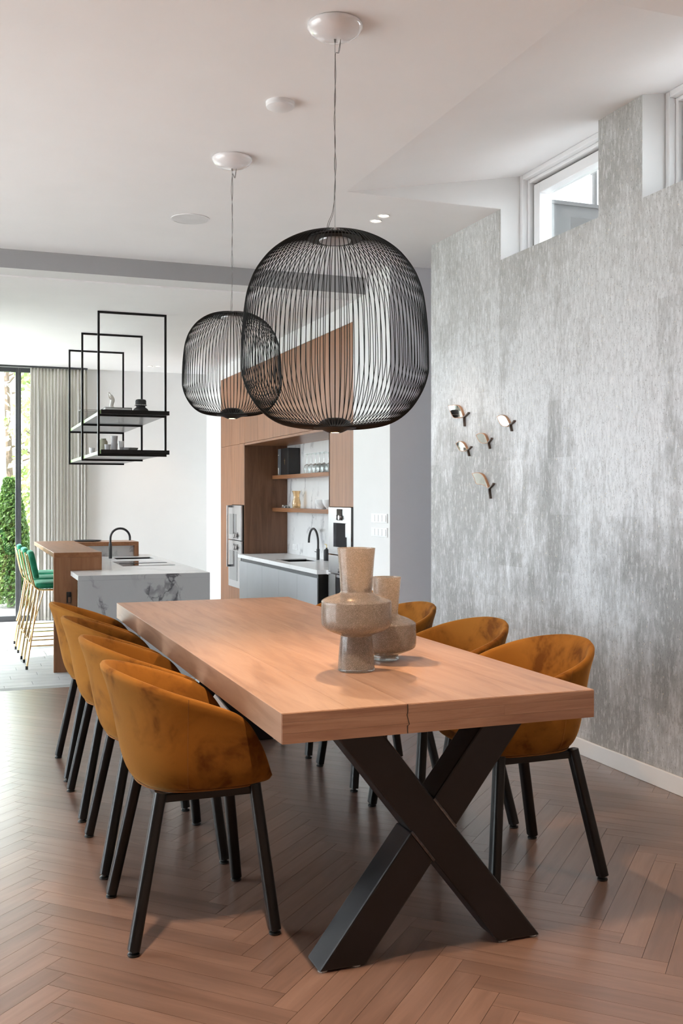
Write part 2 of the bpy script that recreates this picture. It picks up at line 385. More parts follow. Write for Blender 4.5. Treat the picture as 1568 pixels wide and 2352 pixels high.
def proj(x, y, z):
    d = x*math.sin(YAW)+y*math.cos(YAW); xr = x*math.cos(YAW)-y*math.sin(YAW)
    return (784+FPX*xr/d, 1141.7-FPX*(z-CAMH)/d, d) if d > 0.05 else (-9e9, 0, d)

# ================================================================== THE SHELL
H, HK, ZK = 3.054, 2.915, -0.17          # dining ceiling, kitchen ceiling, kitchen floor
XW, XC = 3.025, 2.985                    # wallpaper wall, kitchen front plane
XL, XKL, YB, YR = -2.6, -1.0, 12.95, -2.5

# --- dining floor: herringbone parquet, every plank a piece
floor = struct(MB().box(XL, XW+0.2, YR, 7.46, -0.10, -0.009), 'floor', 'underlay', 'herringbone oak parquet floor of the dining area')
PL, PW, CP, X0, Y0 = 0.765, 0.0745, 0.541, 0.2537, 2.745
py_ = PW*math.sqrt(2)
def clip(poly, x0, x1, y0, y1):
    for ax, lim, sg in ((0, x0, 1), (0, x1, -1), (1, y0, 1), (1, y1, -1)):
        out = []
        for i in range(len(poly)):
            a, b = poly[i-1], poly[i]; ia = sg*(a[ax]-lim) >= 0; ib = sg*(b[ax]-lim) >= 0
            if ia != ib:
                t_ = (lim-a[ax])/(b[ax]-a[ax]); out.append((a[0]+(b[0]-a[0])*t_, a[1]+(b[1]-a[1])*t_))
            if ib: out.append(b)
        poly = out
        if len(poly) < 3: return []
    return poly
def plank_mesh(L, W, T, c=0.00001, top=0.0, name='plank', mat='parquet'):
    a, b = L/2, W/2
    vs = [(-a, -b, top-T), (a, -b, top-T), (a, b, top-T), (-a, b, top-T), (-a, -b, top-c), (a, -b, top-c), (a, b, top-c), (-a, b, top-c),
          (-a+c, -b+c, top), (a-c, -b+c, top), (a-c, b-c, top), (-a+c, b-c, top)]
    fs = [(8, 9, 10, 11)] + [(k, (k+1) % 4, 4+(k+1) % 4, 4+k) for k in range(4)] + [(4+k, 4+(k+1) % 4, 8+(k+1) % 4, 8+k) for k in range(4)]
    me = bpy.data.meshes.new(name); me.from_pydata(vs, [], fs); me.materials.append(MATS[mat])
    uv = me.uv_layers.new(name='UVMap')
    for lp in me.loops: p = me.vertices[lp.vertex_index].co; uv.data[lp.index].uv = (p.x, p.y)
    me.update(); return me
PM = plank_mesh(PL-0.0012, PW-0.0012, 0.008)
cands = []
for k in range(-6, 6):
    dsg = 1 if k % 2 == 1 else -1                     # +1: planks run (1,1); -1: (1,-1)
    xm = X0 + CP*(k+0.5)
    # the column left of X0 (k=-1) has tips at right extreme X0+py_/4, Y0 + n*py_
    for j in range(-70, 70):
        ang = dsg*pi/4
        ux, uy = math.cos(ang), math.sin(ang)
        if dsg > 0:   # right-extreme corner = centre + u*L/2 + (1,-1)/sqrt2*W/2, sits at (X0+CP*(k+1)+py_/4, Y0+j*py_)
            cx = X0+CP*(k+1)+py_/4 - ux*PL/2 - PW/2*0.7071; cy = Y0+j*py_ - uy*PL/2 + PW/2*0.7071
        else:         # left-extreme corner = centre - u*L/2 - (1,1)/sqrt2*W/2, at (X0+CP*k-py_/4, Y0-py_/2+j*py_)
            cx = X0+CP*k-py_/4 + ux*PL/2 + PW/2*0.7071; cy = Y0-py_/2+j*py_ + uy*PL/2 + PW/2*0.7071
        if not (-1.6 < cy < 7.9 and XL-0.3 < cx < XW+0.4): continue
        a, b = (PL-0.0012)/2, (PW-0.0012)/2
        poly = [(cx+ux*s1*a-uy*s2*b, cy+uy*s1*a+ux*s2*b) for s1, s2 in ((-1, -1), (1, -1), (1, 1), (-1, 1))]
        cl = clip(poly, XL, 3.012, -1.5, 7.40)
        if not cl: continue
        full = all(XL <= p[0] <= 3.012 and -1.5 <= p[1] <= 7.40 for p in poly)
        u, v_, d = proj(cx, cy, 0); vis = -60 < u < 1630 and v_ < 2480 and d > 0.5
        pr = [proj(p[0], p[1], 0) for p in cl]
        area = abs(sum(pr[i-1][0]*pr[i][1]-pr[i][0]*pr[i-1][1] for i in range(len(pr))))/2 if vis else 0
        cands.append((area, full, cx, cy, ang, cl))
cands.sort(key=lambda c: -c[0])
far = MB(); faruv = []
nplank = 0
for area, full, cx, cy, ang, cl in cands:
    if area > 0 and nplank < 296:
        nplank += 1
        if full: me = PM
        else:
            n = len(cl); ca, sa = math.cos(-ang), math.sin(-ang)
            lp = [((p[0]-cx)*ca-(p[1]-cy)*sa, (p[0]-cx)*sa+(p[1]-cy)*ca) for p in cl]
            me = bpy.data.meshes.new('plank'); me.from_pydata([(p[0], p[1], 0) for p in lp]+[(p[0], p[1], -0.008) for p in lp], [], [tuple(range(n))]+[(k, n+k, n+(k+1) % n, (k+1) % n) for k in range(n)])
            me.materials.append(MATS['parquet']); uv = me.uv_layers.new(name='UVMap')
            for l_ in me.loops: p = me.vertices[l_.vertex_index].co; uv.data[l_.index].uv = (p.x, p.y)
        o = bpy.data.objects.new('plank', me); COL.objects.link(o); o.parent = floor; o.location = (cx, cy, 0); o.rotation_euler = (0, 0, ang)
    else:
        n = len(cl); b = len(far.v); far.add([(p[0], p[1], 0) for p in cl]+[(p[0], p[1], -0.008) for p in cl], [tuple(range(n))]+[(k, n+k, n+(k+1) % n, (k+1) % n) for k in range(n)])
        ca, sa = math.cos(-ang), math.sin(-ang)
        faruv += [((p[0]-cx)*ca-(p[1]-cy)*sa, (p[0]-cx)*sa+(p[1]-cy)*ca) for p in cl]*2
me = bpy.data.meshes.new('further_planks'); me.from_pydata(far.v, [], far.f); me.materials.append(MATS['parquet_far']); uv = me.uv_layers.new(name='UVMap')
for l_ in me.loops: uv.data[l_.index].uv = faruv[l_.vertex_index]
fo = bpy.data.objects.new('further_planks', me); COL.objects.link(fo); fo.parent = floor; fo['kind'] = 'stuff'
struct(MB().box(XL, XW+0.1, 7.402, 7.50, -0.02, 0.0), 'trim_1', 'threshold_stone', 'grey stone threshold where the parquet steps down to the kitchen', 'threshold')
struct(MB().box(XL, XW+0.1, 7.46, 7.50, ZK, -0.02), 'trim_2', 'threshold_stone', 'low riser of the step under the grey threshold', 'step riser')
struct(MB().box(XW+0.001, 4.6, 6.0, 7.0, -0.1, 0.0), 'floor_corridor', 'parquet', 'wood floor of the side passage behind the wallpapered wall', 'floor')

# --- kitchen floor, pale tiles in running bond
kf = struct(MB().box(XKL, XC+0.6, 7.50, YB+0.1, ZK-0.1, ZK-0.009), 'floor_kitchen', 'threshold_stone', 'pale grey tiled kitchen floor below the step', 'floor')
TLn, TWd = 0.60, 0.15
TM = plank_mesh(TLn-0.003, TWd-0.003, 0.008, 0.00001, 0, 'tile', 'kitchen_tile')
tc = []
rows = int((YB-7.5)/TWd)
for r in range(rows+1):
    for c in range(-1, 8):
        cx = XKL+TLn*(c+0.5)+(r*0.37 % 1)*TLn; cy = 7.50+TWd*(r+0.5)
        if cy+TWd/2 > YB or cx-TLn/2 < XKL or cx+TLn/2 > XC: 
            if cx-TLn/2 >= XC or cx+TLn/2 <= XKL: continue
        u, v_, d = proj(cx, cy, ZK); tc.append((cx, cy, -80 < u < 330 and cy < 12.6))
tf = MB()
for cx, cy, vis in tc:
    inside = cx-TLn/2 >= XKL and cx+TLn/2 <= XC and cy+TWd/2 <= YB
    if vis and inside:
        o = bpy.data.objects.new('tile', TM); COL.objects.link(o); o.parent = kf; o.location = (cx, cy, ZK)
    else:
        tf.box(max(XKL, cx-TLn/2)+0.0015, min(XC, cx+TLn/2)-0.0015, cy-TWd/2+0.0015, min(YB, cy+TWd/2)-0.0015, ZK-0.008, ZK)
tfo = tf.build('further_tiles', 'kitchen_tile_far', kf); tfo['kind'] = 'stuff'

# --- ceilings
XS, YD0, YD1 = 2.04, 3.0, 5.382           # the raised dormer strip
XWIN = 3.32
sl = lambda x: H + (x-XS)*0.187
c = MB(); T = 0.25
c.box(XL-0.2, XS, YR-0.2, 7.44, H, H+T); c.box(XS, XWIN, YR-0.2, YD0, H, H+T); c.box(XS, XWIN, YD1, 7.44, H, H+T); c.box(XWIN, 4.7, 6.0, 7.44, H, H+T-0.02)
struct(c, 'ceiling', 'ceiling_paint', 'white flat plaster ceiling over the dining table')
c = MB(); xe = XWIN+0.1
c.add([(XS, YD0, H), (xe, YD0, sl(xe)), (xe, YD1, sl(xe)), (XS, YD1, H), (XS, YD0, H+T+0.2), (xe, YD0, sl(xe)+T), (xe, YD1, sl(xe)+T), (XS, YD1, H+T+0.2)],
      [(0, 1, 2, 3), (7, 6, 5, 4), (0, 4, 5, 1), (1, 5, 6, 2), (2, 6, 7, 3), (3, 7, 4, 0)])
struct(c, 'ceiling_slope', 'ceiling_paint', 'sloped white ceiling strip rising to the high windows', 'ceiling')
for i, (ya, yb) in enumerate(((YD1-0.003, YD1+0.12), (YD0-0.12, YD0+0.003))):
    c = MB().prism([(XS+0.01, H+0.0015), (XWIN, H+0.0015), (XWIN, sl(XWIN)+0.05), (XS+0.01, H+0.05)], 1, ya, yb)
    c.box(XW+0.001, XWIN, ya, yb, 2.75, H+0.0015)
    struct(c, 'wall_dormer_%d' % (i+1), 'white_paint', ('white triangular cheek wall beside the far high window', 'white triangular cheek wall at the near end of the sloped ceiling')[i], 'wall')
struct(MB().box(XL-0.2, XC+0.0, 7.445, 7.69, 2.925, H+T), 'trim_soffit', 'white_paint', 'pale flat soffit strip behind the grey beam face', 'soffit')
struct(MB().box(XL-0.2, XC-0.001, 7.44, 7.4445, 2.924, H), 'trim_beam', 'beam_shade_grey', 'face of the ceiling beam before the kitchen, greyed with its shade in the colour', 'beam')
struct(MB().box(XKL-0.2, XC+0.7, 7.69, YB+0.2, HK, HK+0.3), 'ceiling_kitchen', 'ceiling_paint', 'lower white kitchen ceiling behind the beam', 'ceiling')

# --- wallpapered wall with the niches for the high windows
wl = MB()
YE = 6.34
segs = [(YR, YD0-0.0, 0, H), (YD0, 4.03, 0, 2.75), (4.03, 4.385, 0, None), (4.385, YD1, 0, 2.75), (YD1, YE, 0, H)]
for ya, yb, z0, z1 in segs:
    zf = z1 if z1 else sl(XW)
    wl.add([(XW, ya, z0), (XW, yb, z0), (XW, yb, zf), (XW, ya, zf)], [(0, 1, 2, 3)], 0)
xb = XW+0.30
for ya, yb, z0, z1 in segs:
    zf = z1 if z1 else sl(XW); zb = z1 if z1 else sl(xb)
    b = [(XW, ya, z0), (xb, ya, z0), (xb, yb, z0), (XW, yb, z0), (XW, ya, zf), (xb, ya, zb), (xb, yb, zb), (XW, yb, zf)]
    wl.add(b, [(4, 5, 6, 7), (0, 1, 5, 4), (1, 2, 6, 5), (2, 3, 7, 6)], 1)
me = bpy.data.meshes.new('wall_right'); me.from_pydata(wl.v, [], wl.f); me.materials.append(MATS['wallpaper']); me.materials.append(MATS['white_paint'])
me.polygons.foreach_set('material_index', wl.mi); me.update()
wr = bpy.data.objects.new('wall_right', me); COL.objects.link(wr); props(wr, 'long wall papered in mottled grey metallic cork wallpaper', 'wall', kind='structure')
struct(MB().box(XW-0.015, XW-0.0005, YR, YE, 0, 0.083), 'baseboard_right', 'skirting', 'white skirting board along the grey wallpapered wall', 'baseboard', bevel=0.003)

# --- high windows in the dormer (frame rings, gasket, sash, pane)
def ring(mb, ya, yb, za, zb, i0, i1, x0, x1, mi=0):
    mb.box(x0, x1, ya+i0, ya+i1, za+i0, zb-i0, mi); mb.box(x0, x1, yb-i1, yb-i0, za+i0, zb-i0, mi)
    mb.box(x0, x1, ya+i1, yb-i1, za+i0, za+i1, mi); mb.box(x0, x1, ya+i1, yb-i1, zb-i1, zb-i0, mi)
for i, (ya, yb) in enumerate(((4.03+0.02, YD1-0.001), (YD0+0.001, 4.02))):
    if i == 0: ya = 4.22
    else: ya, yb = YD0+0.004, 4.029
    zb = 3.262; za = 2.70
    root = thing('window_%d' % (i+1), ('high white framed window showing sky and a grey wall', 'high white framed window cut off by the photo edge')[i], 'window', (XWIN-0.1, (ya+yb)/2, za)); root['kind'] = 'structure'
    m = MB(); ring(m, ya, yb, za, zb, 0.0, 0.03, 3.155, 3.34); ring(m, ya, yb, za, zb, 0.03, 0.05, 3.19, 3.34); m.build('frame', 'white_lacquer', root, bevel=0.004)
    m = MB(); ring(m, ya, yb, za, zb, 0.05, 0.062, 3.235, 3.34); m.build('gasket', 'dark_frame', root)
    m = MB(); ring(m, ya, yb, za, zb, 0.062, 0.125, 3.215, 3.30); m.build('sash', 'white_lacquer', root, bevel=0.004)
    m = MB().box(3.26, 3.268, ya+0.12, yb-0.12, za+0.12, zb-0.12); m.build('pane', 'pane_glass', root)

# --- kitchen side walls
struct(MB().box(XC, XC+0.7, 6.965, 7.712, ZK, H), 'wall_pillar', 'white_paint', 'white wall end between the passage and the walnut kitchen', 'wall')
struct(MB().box(XC+0.002, 4.7, 6.963, 6.98, ZK, H), 'wall_passage', 'grey_paint', 'grey painted wall of the side passage in shade', 'wall')
struct(MB().box(4.6, 4.7, 5.9, 7.1, 0, H), 'wall_passage_end', 'grey_paint', 'grey end wall of the side passage', 'wall')
struct(MB().box(XW+0.31, 4.7, 5.98, 6.05, 0, H), 'wall_passage_near', 'grey_paint', 'near wall of the side passage behind the wallpapered wall', 'wall')
struct(MB().box(XC, XC+0.7, 7.712, 12.184, 2.758, HK+0.01), 'wall_bulkhead', 'white_paint', 'white bulkhead above the walnut cabinets', 'wall')
struct(MB().box(XC, XC+0.7, 12.186, YB+0.1, ZK, HK+0.01), 'wall_kitchen_right', 'white_paint', 'narrow white wall strip between walnut cabinets and back wall', 'wall')
struct(MB().box(XC+0.62, XC+0.7, 7.712, 12.186, ZK, 2.758), 'wall_kitchen_side', 'white_paint', 'white wall behind the walnut cabinets', 'wall')
b = MB(); b.box(1.478, XC+0.7, YB, YB+0.25, ZK, HK+0.01); b.box(XKL-0.2, 1.478, YB, YB+0.25, 2.905, HK+0.01); b.box(XKL-0.2, -0.6, YB, YB+0.25, ZK, 2.905)
struct(b, 'wall_back', 'white_paint', 'white back wall of the kitchen beside the curtain', 'wall')

# --- glazed door in the back wall
def glazed(name, label, p0, axis, spans, z0, z1, fw=0.06, dep=0.06, post=None):
    """spans: list of (a,b) panel limits along axis; frame bars around each"""
    root = thing(name, label, 'window', (p0, spans[0][0], z0) if axis == 1 else (spans[0][0], p0, z0)); root['kind'] = 'structure'
    for a, b in spans:
        m = MB()
        def bx(a0, a1, za, zb, d0=0.0, d1=dep):
            if axis == 1: m.box(p0+d0, p0+d1, a0, a1, za, zb)
            else: m.box(a0, a1, p0+d0, p0+d1, za, zb)
        bx(a, a+fw, z0, z1); bx(b-fw, b, z0, z1); bx(a+fw, b-fw, z0, z0+0.075); bx(a+fw, b-fw, z1-0.05, z1)
        f = m.build('frame', 'dark_frame', root, bevel=0.003)
        m = MB()
        if axis == 1: m.box(p0+dep*0.4, p0+dep*0.4+0.008, a+fw-0.005, b-fw+0.005, z0+0.07, z1-0.045)
        else: m.box(a+fw-0.005, b-fw+0.005, p0+dep*0.4, p0+dep*0.4+0.008, z0+0.07, z1-0.045)
        m.build('pane', 'pane_glass', root)
    return root
glazed('window_3', 'tall black framed glass door to the garden beside the curtain', YB+0.02, 0, [(-0.6, 0.669), (0.672, 1.478)], ZK-0.012, 2.90, fw=0.031, dep=0.07)
# left side glazing (kitchen and dining), outside the photo, the dining one added to light that room
glazed('window_4', 'black framed glazing on the left side of the kitchen', XKL, 1, [(9.35, 10.0), (10.0, 11.2), (11.2, 12.75)], ZK-0.01, 2.90, fw=0.075, dep=0.06)
b = MB(); b.box(XKL-0.2, XKL, 7.44, 9.35, ZK, HK); b.box(XKL-0.2, XKL, 12.75, YB+0.25, ZK, HK); b.box(XKL-0.2, XKL, 9.35, 12.75, 2.90, HK+0.3)
struct(b, 'wall_kitchen_left', 'white_paint', 'white wall around the left kitchen glazing', 'wall')
struct(MB().box(XL-0.2, XKL, 7.44, 7.64, ZK, H), 'wall_return', 'white_paint', 'white return wall between dining and kitchen glazing', 'wall')
glazed('window_5', 'black framed glazing added unseen on the left side of the dining area for its light', XL, 1, [(3.1, 4.5), (4.5, 5.9), (5.9, 7.3)], 0, 2.95, fw=0.05, dep=0.06)
b = MB(); b.box(XL-0.2, XL, YR, 3.1, 0, H); b.box(XL-0.2, XL, 7.3, 7.44, 0, H); b.box(XL-0.2, XL, 3.1, 7.3, 2.95, H)
struct(b, 'wall_left', 'white_paint', 'white wall around the left dining glazing', 'wall')
struct(MB().box(XL-0.2, XW+0.3, YR-0.2, YR, 0, H), 'wall_front', 'white_paint', 'white wall behind the viewer', 'wall')
struct(MB().box(XL-2.1, XL-0.2, -1.5, 8.3, H-0.02, H+0.2), 'trim_eave', 'white_paint', 'added unseen overhang blocking sun outside the dining glazing', 'sun_block')  # unseen overhang, added to keep sun patches off the dining floor

# ================================================================== OUTSIDE
struct(MB().box(-70, 70, -60, 80, -0.60, -0.32), 'ground_far', 'earth', 'open ground around the house', 'ground')
struct(MB().box(-14, 12, YB+0.25, 40, -0.30, -0.20), 'ground_garden', 'lawn', 'lawn of the garden behind the glass door', 'ground')
struct(MB().box(-2, 3.2, YB+0.25, 15.2, -0.20, -0.18), 'ground_terrace', 'pavement', 'pale stone terrace outside the glass door', 'ground')
struct(MB().box(-16, XKL-0.2, -6, YB+0.25, -0.30, -0.20), 'ground_side', 'pavement', 'paved ground outside the left glazing', 'ground')
def foliage(n, pick, size, mat, name, parent):
    vs = []; fs = []
    for i in range(n):
        p = Vector(pick()); a = Vector((R.gauss(0, 1), R.gauss(0, 1), R.gauss(0, 1))).normalized(); b_ = a.orthogonal().normalized(); c_ = a.cross(b_)
        s_ = size*R.uniform(0.6, 1.3); k = len(vs); b_ = b_*s_; c_ = c_*s_*0.55
        vs += [p-b_, p+c_, p+b_, p-c_]; fs.append((k, k+1, k+2, k+3))
    m = MB(); m.v = [tuple(q) for q in vs]; m.f = fs; m.mi = [0]*len(fs)
    off = ORG.get(parent, Vector((0, 0, 0))); me = bpy.data.meshes.new(name); me.from_pydata([tuple(Vector(q)-off) for q in m.v], [], m.f); me.materials.append(MATS[mat]); me.update()
    o = bpy.data.objects.new(name, me); COL.objects.link(o); o.parent = parent; o['kind'] = 'stuff'; return o
def tree(name, label, x, y, h0, h1, rad, n, size, mat, group=None):
    root = thing(name, label, 'tree', (x, y, -0.2), group)
    tr = MB(); tr.tube([(x, y, -0.2), (x+0.05, y, h0), (x-0.03, y, (h0+h1)/2), (x, y, h1*0.9)], [0.09, 0.07, 0.05, 0.02], 8)
    for k in range(9):
        a = R.uniform(0, 6.28); z = R.uniform(h0*0.8, h1*0.8); rr = rad*R.uniform(0.5, 0.9)
        tr.tube([(x, y, z), (x+rr*0.5*math.cos(a), y+rr*0.5*math.sin(a), z+0.25), (x+rr*math.cos(a), y+rr*math.sin(a), z+0.35)], [0.025, 0.018, 0.008], 6)
    tr.build('trunk', 'bark', root, smooth=True)
    blobs = [(x+R.uniform(-.6, .6)*rad, y+R.uniform(-.5, .5)*rad, R.uniform(h0, h1), rad*R.uniform(.35, .6)) for _ in range(26)]
    def pick():
        b_ = R.choice(blobs); d = Vector((R.gauss(0, 1), R.gauss(0, 1), R.gauss(0, 1))).normalized()*b_[3]*R.uniform(0.6, 1.0)**0.5
        return (b_[0]+d.x, b_[1]+d.y, max(-0.1, b_[2]+d.z))
    foliage(n, pick, size, mat, 'crown', root)
tree('garden_tree', 'bright sunlit leafy tree seen at the left photo edge through the glass door', -0.15, 16.9, 0.4, 5.2, 0.6, 2600, 0.05, 'leaf_bright')
tree('garden_tree', 'leafy green tree seen between the black door post and the curtain', 1.25, 16.4, 0.6, 4.8, 0.6, 3200, 0.05, 'leaf_mid')
tree('garden_tree', 'pale backlit tree further back in the garden', 0.9, 21.5, 1.6, 7.0, 2.0, 1500, 0.09, 'leaf_bright')
def conifer(label, x, y, h, rad, n):
    root = thing('conifer_shrub', label, 'shrub', (x, y, -0.2), 'conifers along the garden edge')
    MB().tube([(x, y, -0.2), (x, y, h*0.9)], [0.05, 0.015], 8).build('stem', 'bark', root)
    def pick():
        z = h*R.random()**0.8; r_ = rad*(1-0.75*(z/h)**1.6)*R.uniform(0.55, 1.0); a = R.uniform(0, 6.28)
        return (x+r_*math.cos(a), y+r_*math.sin(a), z-0.15)
    foliage(int(n*1.8), pick, 0.030, 'leaf_conifer', 'foliage', root)
conifer('dense green conifer outside the glass door left of the black post', 0.66, 14.75, 1.75, 0.34, 8000)
conifer('dark green conifer showing between post and curtain', 1.22, 15.45, 1.55, 0.30, 5000)
conifer('green conifer at the left photo edge outside', 0.12, 15.5, 1.6, 0.30, 6000)
g = thing('roof_parapet', 'weathered grey parapet seen through the high window', 'parapet', (4.5, 5.95, -0.3))
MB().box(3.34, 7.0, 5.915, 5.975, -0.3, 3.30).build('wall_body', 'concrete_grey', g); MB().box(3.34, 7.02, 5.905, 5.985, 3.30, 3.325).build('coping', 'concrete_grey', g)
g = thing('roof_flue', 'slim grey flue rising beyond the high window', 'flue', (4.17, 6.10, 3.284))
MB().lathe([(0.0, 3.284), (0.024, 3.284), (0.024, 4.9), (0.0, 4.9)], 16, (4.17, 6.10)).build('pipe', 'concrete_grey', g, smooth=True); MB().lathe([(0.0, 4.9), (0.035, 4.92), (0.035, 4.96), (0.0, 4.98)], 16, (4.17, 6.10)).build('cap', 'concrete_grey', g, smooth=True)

# ================================================================== DINING TABLE
TX0, TX1, TY0, TY1, TZ, TT = 0.794, 1.761, 2.576, 5.583, 0.765, 0.0815
tb = thing('dining_table', 'long oak dining table with thick top on black steel cross legs', 'table', (1.297, 4.08, 0))
edges = [TX0, 0.985, 1.157, 1.36, 1.565, TX1]
for i in range(5):
    o = MB().box(edges[i], edges[i+1], TY0, TY1, TZ-TT, TZ).build('board', ['oak'], tb); bv = o.modifiers.new('b', 'BEVEL'); bv.width = 0.0006 if i not in (0, 4) else 0.0012; bv.segments = 2
# end-grain facing boards of the front edge, in glued layers
zz = [TZ-TT, TZ-TT*0.66, TZ-TT*0.30, TZ-0.0015]
for j in range(3):
    xs = [TX0+0.0015] + sorted(R.uniform(TX0+0.2, TX1-0.2) for _ in range(1)) + [TX1-0.0015]
    if j != 1: xs[1] = 1.157
    for a, b in zip(xs, xs[1:]):
        MB().box(a+0.0002, b-0.0002, TY0-0.0035, TY0+0.001, zz[j]+0.0002, zz[j+1]-0.0002).build('edge_lamella', 'oak_end', tb)
crk = [(1.156, TZ-0.001), (1.1565, TZ-0.02), (1.154, TZ-0.030), (1.159, TZ-0.048), (1.161, TZ-0.056), (1.155, TZ-0.060), (1.156, TZ-TT+0.001)]
cm = MB()
for (xa, za), (xb_, zb_) in zip(crk, crk[1:]):
    cm.add([(xa-0.0012, TY0-0.0042, za), (xa+0.0012, TY0-0.0042, za), (xb_+0.0012, TY0-0.0042, zb_), (xb_-0.0012, TY0-0.0042, zb_), (xa-0.0012, TY0-0.003, za), (xa+0.0012, TY0-0.003, za), (xb_+0.0012, TY0-0.003, zb_), (xb_-0.0012, TY0-0.003, zb_)],
           [(0, 1, 2, 3), (0, 4, 5, 1), (1, 5, 6, 2), (2, 6, 7, 3), (3, 7, 4, 0)])
props(cm.build('crack', 'dark_gap', tb), 'dark jagged crack in the front edge')
def xleg(yf):
    ZT = TZ-TT; HW = 0.071; cxm = 1.297; D = 0.11
    def bar(xf, xt, z0, z1, nm):
        f0 = lambda z: xf+(xt-xf)*z/0.65
        m = MB().prism([(f0(z0)-HW, z0), (f0(z0)+HW, z0), (f0(z1)+HW, z1), (f0(z1)-HW, z1)], 1, yf, yf+D); return m
    main = bar(1.585, 1.072, 0.004, ZT, 'm').build('cross_leg', 'black_steel', tb, bevel=0.006)
    # second diagonal: two halves welded against the main bar
    fm = lambda z, s: 1.585-0.789*z+s*HW
    fs_ = lambda z, s: 1.009+0.786*z+s*HW
    def cut(s1, s2): # z where second bar edge s2 meets main edge s1
        return (1.585+s1*HW-1.009-s2*HW)/(0.789+0.786)
    lo = [(fs_(0.004, -1), 0.004), (fs_(0.004, 1), 0.004), (fs_(cut(-1, 1), 1), cut(-1, 1)), (fs_(cut(-1, -1), -1), cut(-1, -1))]
    hi = [(fs_(cut(1, -1), -1), cut(1, -1)), (fs_(cut(1, 1), 1), cut(1, 1)), (fs_(ZT, 1), ZT), (fs_(ZT, -1), ZT)]
    MB().prism(lo, 1, yf+0.001, yf+D-0.001).build('cross_leg', 'black_steel', tb, bevel=0.006)
    MB().prism(hi, 1, yf+0.001, yf+D-0.001).build('cross_leg', 'black_steel', tb, bevel=0.006)
    wd = MB()
    for a, b in ((lo[2], lo[3]), (hi[0], hi[1])):
        wd.tube([(a[0]+(b[0]-a[0])*k/14, yf+R.uniform(-.001, .001), a[1]+(b[1]-a[1])*k/14) for k in range(15)], 0.0045, 6)
    props(wd.build('weld_seam', 'weld_metal', main, smooth=True), 'rough weld seam')
    for fx in (1.009, 1.585):
        for dx in (-0.05, 0.05): MB().lathe([(0, 0), (0.014, 0), (0.014, 0.004), (0, 0.004)], 12, (fx+dx, yf+0.02)).build('felt_pad', 'felt_white', tb)
xleg(2.697); xleg(5.40)

# ================================================================== DINING CHAIRS
def half_to_full(h): return h + [(p[0], -p[1], *p[2:]) for p in reversed(h[1:-1])]
rim = half_to_full([(0.232, 0, .470), (.226, .16, .471), (.212, .208, .492), (.172, .243, .585), (.106, .268, .674), (.0, .284, .722), (-.12, .268, .763), (-.21, .200, .793), (-.268, .10, .811), (-.284, 0, .815)])
blg = half_to_full([(.215, 0, 0), (.208, .155, 0), (.196, .195, 0), (.165, .226, 0), (.105, .245, 0), (0, .250, 0), (-.11, .232, 0), (-.178, .168, 0), (-.212, .085, 0), (-.220, 0, 0)])
bas = half_to_full([(.200, 0, 0), (.190, .145, 0), (.172, .176, 0), (.140, .195, 0), (.09, .205, 0), (0, .205, 0), (-.08, .188, 0), (-.132, .135, 0), (-.158, .07, 0), (-.166, 0, 0)])
RC, BC, AC = cat_curve(rim, 4, True), cat_curve(blg, 4, True), cat_curve(bas, 4, True)
ZB = 0.449
def shell_profile(i, n=12):
    r, b, a = RC[i], BC[i], AC[i]; out = []
    hgt = r.z-ZB
    k = min(1, hgt/0.25)
    p0 = Vector((a.x*0.92, a.y*0.92, ZB)); p1 = Vector((b.x*1.06, b.y*1.06, ZB+0.004)); p2 = Vector((b.x*0.97, b.y*0.97, ZB+hgt*0.62)); p3 = r.copy()
    if k < 1: p2 = p2.lerp(Vector((b.x*1.05, b.y*1.05, ZB+hgt*0.62)), 1-k)
    for j in range(n+1):
        t_ = j/n; out.append(p0*(1-t_)**3 + 3*p1*t_*(1-t_)**2 + 3*p2*t_*t_*(1-t_) + p3*t_**3)
    return out
NR = len(RC)
prof = [shell_profile(i) for i in range(NR)]
sv_ = [Vector((0.02, 0, ZB))]; sf = []
rings = [[Vector((0.02+(p[0].x-0.02)*0.5, p[0].y*0.5, ZB)) for p in prof]] + [[p[j] for p in prof] for j in range(13)]
for rg in rings: sv_ += rg
for i in range(NR): sf.append((0, 1+(i+1) % NR, 1+i))
for k in range(len(rings)-1):
    for i in range(NR):
        a = 1+k*NR; sf.append((a+i, a+(i+1) % NR, a+NR+(i+1) % NR, a+NR+i))
shell_me = bpy.data.meshes.new('shell'); shell_me.from_pydata([tuple(p) for p in sv_], [], sf); shell_me.materials.append(MATS['velvet']); shell_me.update()
bm = bmesh.new(); bm.from_mesh(shell_me); bmesh.ops.recalc_face_normals(bm, faces=bm.faces)
if sum(f.normal.z for f in bm.faces if f.calc_center_median().z < ZB+0.001) > 0: bmesh.ops.reverse_faces(bm, faces=bm.faces)
bm.to_mesh(shell_me); bm.free(); shell_me.polygons.foreach_set('use_smooth', [True]*len(shell_me.polygons))
ch0 = thing('dining_chair', 'x', 'chair', (0, 0, 0), 'velvet tub chairs around the dining table')
so = bpy.data.objects.new('shell', shell_me); COL.objects.link(so); so.parent = ch0
md = so.modifiers.new('thick', 'SOLIDIFY'); md.thickness = 0.026; md.offset = -1; md.use_even_offset = False
md = so.modifiers.new('sub', 'SUBSURF'); md.levels = 1; md.render_levels = 1
ORG[so] = Vector((0, 0, 0))
